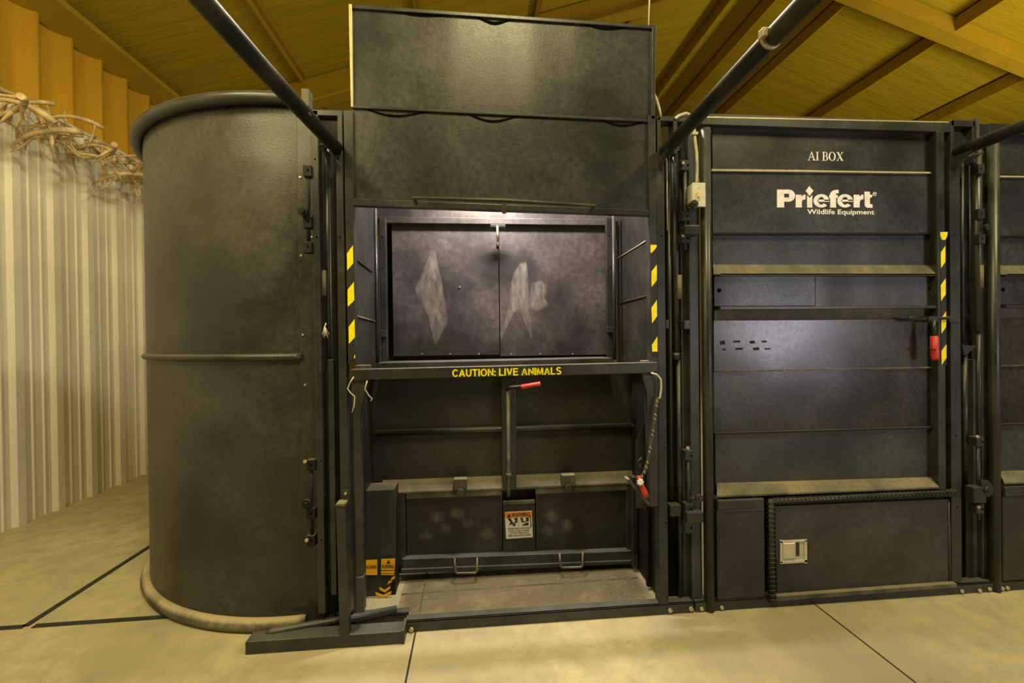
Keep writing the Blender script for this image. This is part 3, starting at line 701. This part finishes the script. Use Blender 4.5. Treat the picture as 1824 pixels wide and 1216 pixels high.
# ------------------------------------------------------------------ panel doors (AI BOX and its neighbour)
def roped(mb, pts, r, n=10, turns=46):
    mb.tube(pts, r, n)
    pts = [Vector(p) for p in pts]
    for a, b in zip(pts, pts[1:]):
        L = (b-a).length; k = max(2, int(L/.022)); d = (b-a).normalized(); u = d.cross(Vector((0, 1, 0)))
        if u.length < .1: u = d.cross(Vector((0, 0, 1)))
        u.normalize(); v = d.cross(u)
        for i in range(k):
            c = a+(b-a)*((i+.5)/k)
            mb.tube([c+d*(.008*math.sin(t*.9)*1.2)+(u*math.cos(t*.9)+v*math.sin(t*.9))*r*1.06 for t in range(8)], r*.2, 5)
def panel_door(root, dx, full=True):
    def B(name, a, mat, Y, th, bev=.002, par=None):
        mb = MB(); mb.pb(*a, Y, th, dx); return mb.build(name, mat, par or root, bev)
    def P(name, pts, mat, Y, th, bev=.002, par=None):
        mb = MB(); mb.pp(pts, Y, th, dx); return mb.build(name, mat, par or root, bev)
    B('top_bar', (1247, 209, 1694, 228), M['frame'], .0, .06)
    if full:
        P('top_edge', [(1258, 207), (1690, 216.5), (1690, 218.5), (1258, 209.5)], M['brightened'], -.001, .03, 0)  # pale strip painting the backlit top edge of the bar
    mb = MB(); mb.vt(1260, 230, 1090, .0245, .01, dx, 16); mb.build('hinge_tube', M['frame'], root)
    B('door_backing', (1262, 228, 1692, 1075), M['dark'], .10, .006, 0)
    B('door_sheet', (1269, 232, 1666, 303), M['panel'], .036, .006)
    B('door_sheet', (1269, 303, 1666, 416), M['panel'], .028, .006)
    P('sheet_lip', [(1268, 301), (1665, 306), (1665, 309), (1268, 304)], M['brightened'], .018, .012, .001)
    B('door_sheet', (1269, 416, 1666, 476), M['panel'], .040, .006)
    P('sheet_lip', [(1269, 413.5), (1665, 413.5), (1665, 417.5), (1269, 417.5)], M['dark'], .020, .012, .001)
    # sloping dusty shelf
    a, b = W(1270, 471, .036), W(1670, 472, .036); c, d = W(1271, 487, .0), W(1672, 487, .0)
    mb = MB(); mb.hexa([(a.x+dx, .036, a.z), (c.x+dx, -.0, c.z), (c.x+dx, -.0, c.z-.006), (a.x+dx, .036, a.z-.006)],
                       [(b.x+dx, .036, a.z), (d.x+dx, -.0, c.z), (d.x+dx, -.0, c.z-.006), (b.x+dx, .036, a.z-.006)]); mb.build('sloped_shelf', M['dusty'], root)
    B('slider_track', (1283, 487, 1668, 491), M['frame'], .0, .03, .001)
    s1 = B('slider_plate', (1272, 491, 1452, 545), M['panel'], .022, .006); s2 = B('slider_plate', (1452, 491, 1668, 545), M['panel'], .030, .006)
    for x, y, Y in ((1281, 517, .0215), (1657, 513, .0295)):
        p = W(x, y, Y); mb = MB(); mb.disc((p.x+dx, p.y, p.z), .011, -.001, 16); mb.build('finger_hole', M['hole'], root)
    B('slider_track', (1283, 545, 1675, 550), M['frame'], .0, .03, .001)
    B('recess_band', (1272, 550, 1672, 569), M['dusty'], .040, .006)
    B('door_sheet', (1271, 569, 1672, 659), M['gloss'], .030, .006)
    P('sheet_lip', [(1272, 660), (1668, 653), (1668, 655.5), (1272, 663)], M['dusty'], .022, .010, .001)
    B('door_sheet', (1271, 658, 1672, 768), M['gloss'], .032, .006)
    P('sheet_lip', [(1274, 771), (1670, 759.5), (1670, 763), (1274, 774.5)], M['dark'], .020, .014, .001)
    B('door_sheet', (1274, 767, 1674, 862), M['panel'], .034, .006)
    # sloping bottom sill
    a, b = W(1277, 860, .034), W(1668, 849, .034); c, d = W(1277, 883, -.01), W(1672, 867, -.01)
    mb = MB(); mb.hexa([(a.x+dx, .034, a.z), (c.x+dx, -.01, c.z), (c.x+dx, -.01, c.z-.008), (a.x+dx, .034, a.z-.008)],
                       [(b.x+dx, .034, b.z), (d.x+dx, -.01, d.z), (d.x+dx, -.01, d.z-.008), (b.x+dx, .034, b.z-.008)]); mb.build('sloped_sill', M['dusty'], root)
    B('door_stile', (1671, 234, 1684, 872), M['frame'], -.008, .06, .003)
    B('door_flange', (1664, 234, 1668, 470), M['dark'], .005, .03, .001)
    # lower left box with cap
    B('lower_box', (1277, 907, 1363, 1066), M['panel'], .0, .09, .006)
    B('box_cap', (1279, 889, 1362, 908), M['frame'], -.014, .10, .007)
    # flap with padded rope edging
    fl = P('lower_flap', [(1380, 902), (1690, 889), (1702, 1040), (1384, 1062)], M['panel'], .004, .03)
    mb = MB(); r = .016
    pts = [W(1375, 1072, -.004), W(1373, 892, -.004), W(1700, 877, -.004)]
    roped(mb, [(p.x+dx, p.y, p.z) for p in pts], r); mb.build('rope_edging', M['frame'], root)
    mb = MB(); p = W(1690, 893, .003); q_ = W(1691, 1045, .003); mb.tube([(p.x+dx, p.y, p.z), (q_.x+dx, q_.y, q_.z)], .004, 8); mb.build('flap_hinge', M['frame'], root)
    P('flap_sill', [(1383, 1062), (1705, 1039), (1705, 1046), (1383, 1071)], M['dusty'], -.02, .05)
    mb = MB(); strip_w(mb, W(1239, 1090).x+dx, W(1752, 1052).x+dx); mb.build('base_strip', M['frame'], root, .002)
    P('base_ledge', [(1240, 1078), (1378, 1070), (1378, 1078), (1240, 1086)], M['dusty'], .01, .05)
    for x, y in ((1249, 1083), (1285, 1081)) + (((1712, 1052), (1744, 1051)) if full else ((1275, 1082),)):
        p = W(x, y, -.0005); mb = MB(); mb.disc((p.x+dx, p.y, p.z), .010, -.008, 6); mb.build('bolt', M['bolt'], root)
    return fl
ai = thing('chute_door', (1.8, .03, 0), 'tall black ribbed steel panel door marked AI BOX, with a red-gripped latch', 'door')
flap = panel_door(ai, 0)
nx = thing('chute_door', (3.4, .03, 0), 'next black ribbed steel panel door, cut off by the right edge of the photo', 'door')
DX = W(1769, 640).x - W(1256, 640).x
panel_door(nx, DX, False)
# AI BOX in a serifed face, drawn from strokes
def serif(ch):
    t = .13; s = .30       # thick / thin strokes
    if ch == 'A': return 1.0, [[(.08, .05), (.16, .05), (.50, .88), (.46, .98)], [(.44, 1), (.54, 1), (.94, .05), (.74, .05)], [(.26, .33), (.72, .33), (.70, .39), (.28, .39)], [(0, 0), (.28, 0), (.28, .05), (0, .05)], [(.64, 0), (1.04, 0), (1.04, .05), (.64, .05)]]
    if ch == 'I': return .42, [[(.13, .0), (.30, .0), (.30, 1), (.13, 1)], [(0, 0), (.43, 0), (.43, .05), (0, .05)], [(0, .95), (.43, .95), (.43, 1), (0, 1)]]
    if ch == 'B':
        out = [[(.12, 0), (.29, 0), (.29, 1), (.12, 1)], [(0, 0), (.12, 0), (.12, .05), (0, .05)], [(0, .95), (.12, .95), (.12, 1), (0, 1)],
               [(.29, 0), (.5, 0), (.5, .05), (.29, .05)], [(.29, .95), (.46, .95), (.46, 1), (.29, 1)], [(.29, .50), (.48, .50), (.48, .55), (.29, .55)]]
        for cx_, cy_, rx, ry, ix in ((.46, .75, .26, .25, .11), (.49, .275, .31, .275, .14)):
            for i in range(8):
                a0_, a1_ = -math.pi/2+math.pi*i/8, -math.pi/2+math.pi*(i+1)/8
                out.append([(cx_+rx*math.cos(a0_), cy_+ry*math.sin(a0_)), (cx_+rx*math.cos(a1_), cy_+ry*math.sin(a1_)), (cx_+ix*math.cos(a1_), cy_+(ry-.05)*math.sin(a1_)), (cx_+ix*math.cos(a0_), cy_+(ry-.05)*math.sin(a0_))])
        return .82, out
    if ch == 'O':
        out = []
        for i in range(20):
            a0_, a1_ = 2*math.pi*i/20, 2*math.pi*(i+1)/20
            out.append([(.48+.48*math.cos(a0_), .5+.52*math.sin(a0_)), (.48+.48*math.cos(a1_), .5+.52*math.sin(a1_)), (.48+.29*math.cos(a1_), .5+.46*math.sin(a1_)), (.48+.29*math.cos(a0_), .5+.46*math.sin(a0_))])
        return .98, out
    return .98, [[(.08, 1), (.30, 1), (.92, 0), (.70, 0)], [(.08, 0), (.16, 0), (.88, 1), (.80, 1)], [(0, 0), (.30, 0), (.30, .05), (0, .05)], [(.6, 0), (1, 0), (1, .05), (.6, .05)], [(0, .95), (.38, .95), (.38, 1), (0, 1)], [(.66, .95), (.98, .95), (.98, 1), (.66, 1)]]
q = Q([(1439, 270), (1502.5, 271), (1502.5, 286.5), (1439, 285.5)], .0345)
glyphs = []; x = 0
for ch in 'AI BOX':
    if ch == ' ': x += .38; continue
    wd, ps = serif(ch); glyphs += [[(x+u, v) for u, v in p] for p in ps]; x += wd+.06
tot = x-.06; mb = MB()
for p in glyphs: shape_on(mb, q, [(u/tot, v) for u, v in p])
mb.build('lettering', M['white'], ai, label='white serif letters reading AI BOX')
# maker's logo: heavy letters with a diamond dot
YL = .0265
def L(x, y): return (1370+x/8.686, 320+y/8.686)
def lp(mb, pts): mb.pp([L(*p) for p in pts], YL, .0008)
def ringseg(mb, cx_, cy_, ro, ri, a0_, a1_, n=14):
    for i in range(n):
        t0, t1 = math.radians(a0_+(a1_-a0_)*i/n), math.radians(a0_+(a1_-a0_)*(i+1)/n)
        lp(mb, [(cx_+ro[0]*math.cos(t0), cy_-ro[1]*math.sin(t0)), (cx_+ro[0]*math.cos(t1), cy_-ro[1]*math.sin(t1)), (cx_+ri[0]*math.cos(t1), cy_-ri[1]*math.sin(t1)), (cx_+ri[0]*math.cos(t0), cy_-ri[1]*math.sin(t0))])
mb = MB()
lp(mb, [(122, 152), (232, 152), (232, 428), (122, 428)])                                   # P
lp(mb, [(232, 152), (300, 152), (300, 215), (232, 215)]); lp(mb, [(232, 275), (300, 275), (300, 340), (232, 340)])
ringseg(mb, 300, 246, (102, 94), (12, 30), -90, 90)
def r_(x):                                                                                  # r
    lp(mb, [(x, 232), (x+88, 232), (x+94, 262), (x+94, 428), (x, 428)]); lp(mb, [(x+94, 262), (x+118, 236), (x+152, 228), (x+152, 302), (x+112, 310), (x+94, 340)])
r_(412); r_(1308)
lp(mb, [(622, 98), (686, 172), (625, 252), (565, 172)])                                    # diamond dot
lp(mb, [(588, 236), (628, 284), (668, 236), (668, 430), (588, 430)])                       # stem of the i
def e_(cx_):
    ringseg(mb, cx_, 326, (122, 104), (48, 60), 0, 318, 26)
    lp(mb, [(cx_-60, 308), (cx_+122, 308), (cx_+122, 340), (cx_-60, 340)])
e_(808); e_(1176)
lp(mb, [(945, 285), (1036, 285), (1036, 430), (945, 430)]); ringseg(mb, 1040, 238, (98, 82), (4, 20), 90, 180, 10)    # f
lp(mb, [(1040, 156), (1075, 156), (1075, 210), (1040, 210)]); lp(mb, [(930, 238), (1066, 238), (1060, 285), (930, 285)])
lp(mb, [(1475, 184), (1560, 184), (1560, 430), (1520, 436), (1492, 420), (1480, 395)]); lp(mb, [(1560, 232), (1600, 232), (1590, 275), (1560, 275)]); lp(mb, [(1560, 376), (1600, 382), (1600, 436), (1560, 434)])
lg = mb.build('logo_lettering', M['white'], ai, label='white logo lettering reading Priefert')
mb = MB()
ringseg(mb, 1634, 221, (30, 32), (23, 25), 0, 360, 18); lp(mb, [(1624, 206), (1632, 206), (1632, 238), (1624, 238)]); lp(mb, [(1632, 206), (1645, 210), (1645, 220), (1632, 224)])
mb.build('registered_mark', M['white'], lg)
text_on('small_lettering', 'Wildlife Equipment', Q([L(588, 455), L(1628, 462), L(1628, 563), L(588, 556)], YL-.0004), M['white'], lg, bold=.02)
tape(ai, [(1675, 413), (1685, 413), (1686, 650), (1677, 650)], [[(1675, 413), (1688, 413), (1687, 421), (1684, 427), (1678, 427), (1675, 420)], [(1676, 449.5), (1684, 438), (1684, 466), (1676.3, 477)], [(1676, 507.5), (1684.6, 496), (1684.6, 524), (1676.3, 536)], [(1676.8, 567), (1685.3, 554.5), (1685.3, 582), (1677, 594)], [(1677, 625), (1686, 613), (1686, 637), (1677.4, 650)]], -.009)
# small scuffs on the glossy sheet
mb = MB()
for (x, y, w_, h_) in ((1287, 610, 5, 4), (1312, 608, 7, 2), (1340, 609, 5, 3), (1361, 608, 5, 2), (1290, 622, 3, 2), (1316, 621, 8, 2.2), (1347, 621, 6, 3), (1367, 621, 6, 1.6)):
    mb.pp([(x-w_, y-h_*.6), (x+w_*.8, y-h_), (x+w_, y+h_*.8), (x-w_*.7, y+h_)], .0292, .0006)
mb.build('sticker_residue', M['dark'], ai)
# latch with red grip
mb = MB(); mb.tube([W(1617, 567, -.01), W(1626, 567, -.02), W(1640, 569, -.015), W(1690, 566, -.015)], [.010, .012, .008, .008], 10)
mb.pb(1655, 563, 1672, 573, -.03, .04); lt = mb.build('latch_arm', M['frame'], ai, .002)
mb = MB(); mb.tube([W(1663, 570, -.035), W(1664.5, 600, -.04)], .010, 10); mb.build('latch_lever', M['frame'], lt)
mb = MB(); mb.tube([W(1664, 598, -.04), W(1665.5, 638, -.04), W(1665.5, 641, -.04)], [.0165, .017, .012], 14); mb.build('red_grip', M['red'], lt, label='red rubber grip')
mb = MB(); mb.tube([W(1655, 620, -.035), W(1664, 623, -.06), W(1674, 617, -.035)], .0035, 6); mb.build('retaining_wire', M['dark'], lt)
# recessed paddle latch in the flap
q0 = (1390, 962, 1438, 1003)
mb = MB()
for a in ((1390, 962, 1438, 966), (1390, 998, 1438, 1003), (1390, 962, 1394, 1003), (1433, 962, 1438, 1003)): mb.pb(*a, -.003, .008)
pl = mb.build('paddle_latch', M['chrome'], ai, .001, label='zinc recessed paddle latch')
mb = MB(); mb.pb(1394, 966, 1433, 998, .002, .002); mb.build('latch_dish', M['galv'], pl)
mb = MB(); mb.pb(1395, 967, 1417, 995, -.006, .008); mb.build('paddle', M['chrome'], pl, .003)
mb = MB(); mb.pb(1418, 966, 1424, 990, .0005, .002); mb.build('dish_slot', M['frame'], pl)

# ------------------------------------------------------------------ light switch, conduit, cables
sw = thing('light_switch', tuple(W(1244, 367, -.03)), 'ivory toggle light switch box on the post left of the AI BOX door', 'light switch')
mb = MB(); mb.pb(1231, 328, 1250, 366, -.03, .05); mb.build('switch_box', M['galv'], sw, .004)
mb = MB(); mb.pb(1233.5, 325, 1257, 368, -.036, .006); pt = mb.build('wall_plate', M['switch'], sw, .002)
mb = MB(); mb.pb(1243.5, 341, 1247.5, 350, -.048, .012); mb.build('toggle', M['toggle'], sw, .002)
for y in (334, 357): mb = MB(); mb.disc(W(1245, y, -.0362), .003, -.001, 8); mb.build('screw', M['bolt'], sw)
mb = MB(); pts = [(1241, 326), (1241.5, 300), (1241, 275), (1238, 250), (1236, 232), (1236, 218), (1232, 207), (1222, 202), (1210, 206), (1202, 212)]
P3 = [W(x, y, -.012 if y > 225 else -.0) for x, y in pts]; fine = []
for a, b in zip(P3, P3[1:]):
    n = max(2, int((b-a).length/.004)); fine += [a.lerp(b, i/n) for i in range(n)]
fine.append(P3[-1]); mb.tube(fine, [.0085 if i % 2 else .0068 for i in range(len(fine))], 10)
o = mb.build('flexible_conduit', M['galv'], None, label='ribbed flexible conduit dropping from the post top to the light switch', category='conduit')
mb = MB(); mb.pb(1233, 234, 1244, 239, -.025, .02); mb.build('conduit_clip', M['galv'], sw, .001)
mb = MB(); mb.tube([W(1158.5, -40, .12), W(1156, 20, .12), W(1154, 80, .12)], .004, 8); mb.build('hanging_cable', M['cord'], None, label='thin pale cable hanging down behind the raised gate top right corner', category='cable')
mb = MB(); mb.tube([W(1164, 165, .10), W(1170, 178, .10), W(1175, 195, .09), W(1177, 208, .08)], .006, 8); mb.build('pale_cable', M['cord'], None, label='short pale cable curving beside the raised gate down to the post top', category='cable')

# ------------------------------------------------------------------ overhead pipes running out over the handler's side
for (x, z, xe, ps, lb) in ((-.607, 2.225, -.80, 0, 'left of the three overhead black pipes, meeting the post beside the curved panel'),
                         (.935, 2.250, .87, 1, 'middle overhead black pipe with a pale clamp, ending above the light switch post'),
                         (2.49, 2.285, 2.53, 2, 'short visible overhead black pipe at the right edge, ending at the right post')):
    pr = thing('overhead_pipe', (x, 0, z), lb, 'pipe', 'overhead pipes')
    mb = MB(); mb.tube([(x, .035, z), (x+(xe-x)*.3, -.6, z+.003), (xe, -2.6, z+.01)], .0295, 20); mb.build('pipe', M['pipe'], pr)
    mb = MB(); mb.hexa([(x-.035+.0, .0, z-.03), (x-.028, .0, z-.03), (x-.028, .0, z-.10), (x-.035, .0, z-.07)], [(x-.035, -.10, z-.03), (x-.028, -.10, z-.03), (x-.028, -.03, z-.10), (x-.035, -.03, z-.07)])
    mb.build('brace_tab', M['frame'], pr)
    if ps == 1:
        p = W(1402, 22, -.78); mb = MB(); mb.tube([(.905, -.79, z-.0), (.905, -.80, z-.0)], .0335, 16); mb.box(.868, .884, -.815, -.79, z-.006, z+.02); mb.build('pipe_clamp', M['bolt'], pr, .002)
    mb = MB(); mb.tube([(x+.012, -.35, z-.031), (x+.012, -.37, z-.031)], .002, 5)
    mb.build('bolt_end', M['bolt'], pr)

# ------------------------------------------------------------------ T stand and lever in front of the box
st = thing('floor_stand', (-.67, -.04, 0), 'black square-tube T-shaped stand lying on the floor in front of the left leg', 'stand')
mb = MB(); mb.box(-1.0, -.325, -.075, .0, 0, .056); mb.build('foot_bar', M['frame'], st, .004)
mb = MB(); mb.box(-.338, -.323, -.078, .012, .0, .062); mb.build('end_plate', M['frame'], st, .002)
mb = MB(); mb.prism([(-.603, .05), (-.563, .05), (-.572, .625), (-.612, .625)], -.075, -.035); up_ = mb.build('upright', M['frame'], st, .003)
mb = MB(); mb.prism([(-.612, .625), (-.572, .625), (-.572, .637), (-.612, .637)], -.08, -.02); mb.build('upright_cap', M['dusty'], st, .002)
p = W(616, 878, -.03); mb = MB(); mb.pb(610, 872, 622, 890, -.028, .006); mb.build('bolt_tab', M['frame'], st, .002)
mb = MB(); mb.disc(W(616, 878, -.0285), .006, -.008, 8); mb.build('bolt', M['bolt'], st)
mb = MB(); a, b = W(474, 1128, -.02), W(707, 1085, .08)
mb.tube([a, a.lerp(b, .05), a.lerp(b, .35), b], [.010, .019, .018, .018], 14)
mb.build('lever_pipe', M['frame'], None, .0, label='loose tapered black steel lever pipe resting across the T-shaped stand', category='pipe')

# ------------------------------------------------------------------ cords and the red-handled rope
mb = MB(); mb.tube([W(x, y, -.055) for x, y in ((630, 671), (624, 680), (619, 692), (625, 700), (632, 706), (631, 722), (627, 734))], .0026, 6)
mb.build('twine', M['cord'], None, label='pale frayed twine hanging at the left end of the caution rail', category='string')
mb = MB(); mb.tube([W(x, y, -.05) for x, y in ((654, 678), (650, 692), (657, 704), (663, 710), (660, 714))], .0024, 6)
mb.build('twine', M['cord'], None, label='short pale twine scrap curling just under the left end of the caution rail', category='string')
mb = MB(); mb.tube([W(x, y, .01) for x, y in ((581, 575), (577, 585), (580, 598))], .003, 6)
for i in range(7): mb.tube([W(579, 582, .008), W(573+i*2.2, 596+(i % 3)*3, .0+.002*i)], .0014, 5)
mb.build('twine_tuft', M['cord'], None, label='small frayed tuft of pale twine tied on the rods by the curved panel', category='string')
mb = MB(); mb.tube([W(1160, 664, -.05), W(1170, 667, -.055), W(1177, 675, -.055), W(1178, 690, -.055), W(1176, 707, -.05), W(1170, 712, -.05)], .0045, 8)
mb.build('hook_cord', M['cord'], None, label='pale bent cord hooked over the right end of the caution rail', category='cord')
rp = thing('lead_rope', tuple(W(1150, 880, -.05)), 'dark flecked rope with a red handle hanging on the right rail leg', 'rope')
pts = [W(x, y, -.05) for x, y in ((1171, 708), (1168, 728), (1165, 755), (1160, 785), (1155, 815), (1149, 838), (1142, 850))]
mb = MB(); mb.tube(pts, .007, 10); r0 = mb.build('rope', M['rope'], rp)
mb = MB()
for a, b in zip(pts, pts[1:]):
    c = (a+b)/2; d = (b-a).normalized(); s_ = Vector((d.z, 0, -d.x))
    for t_ in (-.012, .006): mb.tube([c+d*t_*1.2+s_*.006+Vector((0, -.005, 0)), c+d*(t_*1.2+.009)-s_*.005+Vector((0, -.0065, 0))], .0018, 5)
mb.build('white_flecks', M['cord'], r0, kind='stuff')
mb = MB(); mb.tube([W(1143, 815+0, .0), W(1137, 822, .0), W(1130, 842, .0), W(1134, 850, .0), W(1138, 838, .0), W(1141, 826, .0)], .004, 8); mb.build('rubber_loop', M['dark'], rp)
mb = MB(); mb.tube([W(1138, 848, -.05), W(1140, 856, -.05), W(1143, 865, -.05), W(1148, 876, -.05), W(1152, 884, -.05)], [.010, .014, .012, .015, .013], 12); mb.build('red_handle', M['red'], rp)
mb = MB()
c = W(1140, 858, -.062)
for i in range(7): mb.tube([c, c+Vector((.016*math.cos(i*.9), -.006, .016*math.sin(i*.9)))], [.007, .004], 6)
mb.build('white_knot', M['white'], rp)
mb = MB(); mb.pp([(1117, 854), (1122, 853), (1158, 896), (1156, 902)], -.035, .05); mb.build('side_arm', M['dusty'], bx, .002)

# ------------------------------------------------------------------ antlers heaped along the ledge
def antler_mesh(seed):
    rnd = random.Random(seed); mb = MB()
    n = 9; pts = []; L_ = rnd.uniform(.40, .60); bend = rnd.uniform(.7, 1.15)
    for i in range(n+1):
        t = i/n; a = bend*t*1.5
        pts.append(Vector((L_*math.sin(a)/1.3, .05*math.sin(t*3), L_*(1-math.cos(a))*.8)))
    rs = [.027-.016*(i/n)**1.2 for i in range(n+1)]; rs[0] = .026; rs[-1] = .003
    mb.tube(pts, rs, 9)
    for j, i in enumerate((1, 3, 5, 7)[:rnd.choice((3, 4, 4))]):
        p = pts[i]; l = rnd.uniform(.17, .32)*(1-.08*j); s = rnd.choice((-1, 1))
        d1 = Vector((rnd.uniform(-.25, .35), s*rnd.uniform(.2, .7), rnd.uniform(.6, 1.))).normalized()
        if rnd.random() < .25: d1.z *= -1
        d2 = (d1+Vector((rnd.uniform(.1, .5), 0, rnd.uniform(-.1, .4)))).normalized()
        d3 = (d2+Vector((rnd.uniform(.2, .6), 0, rnd.uniform(0, .5)))).normalized()
        mb.tube([p, p+d1*l*.25, p+d1*l*.45+d2*l*.1, p+d1*l*.5+d2*l*.3, p+d1*l*.5+d2*l*.38+d3*l*.22], [rs[i]*.85, .0135, .012, .009, .002], 8)
    me_mb = mb.build('antler', M['antler'], None)
    return me_mb
protos = [antler_mesh(s) for s in (1, 4, 6, 9, 12)]
me_list = []
for p in protos:
    me = p.data; c = Vector(p['_o'])
    xs = [v.co for v in me.vertices]; mid = sum(xs, Vector())/len(xs)
    for v in me.vertices: v.co -= mid
    me_list.append(me)
for i, p in enumerate(protos): p.location = (0, 0, -50)
rnd = random.Random(21); NA = 46
from mathutils import Euler
for i in range(NA):
    o = protos[i] if i < len(protos) else protos[i % len(protos)].copy()
    if i >= len(protos): COL.objects.link(o)
    t = (i+.5)/NA; y = .95+t*2.75
    hang = (i*7) % 3
    e = Euler(((math.pi*.62, math.pi, math.pi*1.3, math.pi*.8)[i % 4]+rnd.uniform(-.3, .3), rnd.uniform(-.6, .6), rnd.choice((math.pi/2, -math.pi/2))+rnd.uniform(-.7, .7)))
    s = rnd.uniform(.62, .92); m3 = e.to_matrix()
    z = (3.07, 2.96, 2.88)[hang]+rnd.uniform(-.02, .02)
    vs = [m3 @ v.co*s for v in o.data.vertices]
    low = min([v.x for v in vs if v.z+z < ZW+.03] or [-.05])
    o.location = (XW+.022-low+.05*(i % 3)*.6, y, z)
    o.rotation_euler = e; o.scale = (s, s, s)
    o['label'] = 'weathered tan antler tangled in the long heap along the top of the white ribbed wall'
    o['category'] = 'antler'; o['group'] = 'antlers heaped on the wall ledge'

# ------------------------------------------------------------------ trodden dirt and painted partial shade on the concrete inside the box
def m_dirt_shade():
    m, nt, b = newmat('trodden_dirt_and_shade'); n = noise(nt, 6, 6); f = noise(nt, 45, 4, seed=4)
    at = N(nt, 'ShaderNodeAttribute'); at.attribute_name = 'thickness'
    nt.links.new(mix(nt, f, (.09, .075, .045), (.19, .165, .105)), b.inputs['Base Color']); b.inputs['Roughness'].default_value = .95
    a = math_(nt, 'ADD', math_(nt, 'MULTIPLY', ramp(nt, n, .3, .62), .50), .34)
    nt.links.new(math_(nt, 'MULTIPLY', a, at.outputs['Fac']), b.inputs['Alpha']); return m
M['dirt'] = m_dirt_shade()
mb = MB(); ly = mb.bm.verts.layers.float.new('thickness'); nx_, ny_ = 24, 10; grid = []
for j in range(ny_+1):
    row = []
    for i in range(nx_+1):
        x = -.40+1.31*i/nx_; y = .066+.42*j/ny_
        v = mb.bm.verts.new((x, y, .0042)); v[ly] = 1.0 if 0 < j < ny_+1 and 0 < i < nx_ else .35; row.append(v)
    grid.append(row)
for j in range(ny_):
    for i in range(nx_): mb.bm.faces.new((grid[j][i], grid[j][i+1], grid[j+1][i+1], grid[j+1][i]))
mb.build('trodden_dirt_and_shade', M['dirt'], None, kind='stuff', label='thin trodden dirt with partial shade painted in, over the concrete inside the open box', category='dirt')

# ------------------------------------------------------------------ straw and grit on the floor
mb = MB(); rnd = random.Random(2)
for i in range(150):
    x, y = rnd.uniform(-.4, .9), .06+.38*rnd.random()**1.0
    if i > 90: x, y = rnd.gauss(.80, .08), rnd.uniform(.1, .4)
    if x > .91: continue
    a = rnd.uniform(0, math.pi); l = rnd.uniform(.004, .016)
    mb.tube([(x, y, .003), (x+l*math.cos(a), y+l*math.sin(a), .004)], .0012, 4)
mb.build('straw_bits', M['cord'], None, kind='stuff', label='scattered straw bits on the concrete inside the open box', category='straw')

for o in list(bpy.data.objects):
    if '_o' in o: del o['_o']
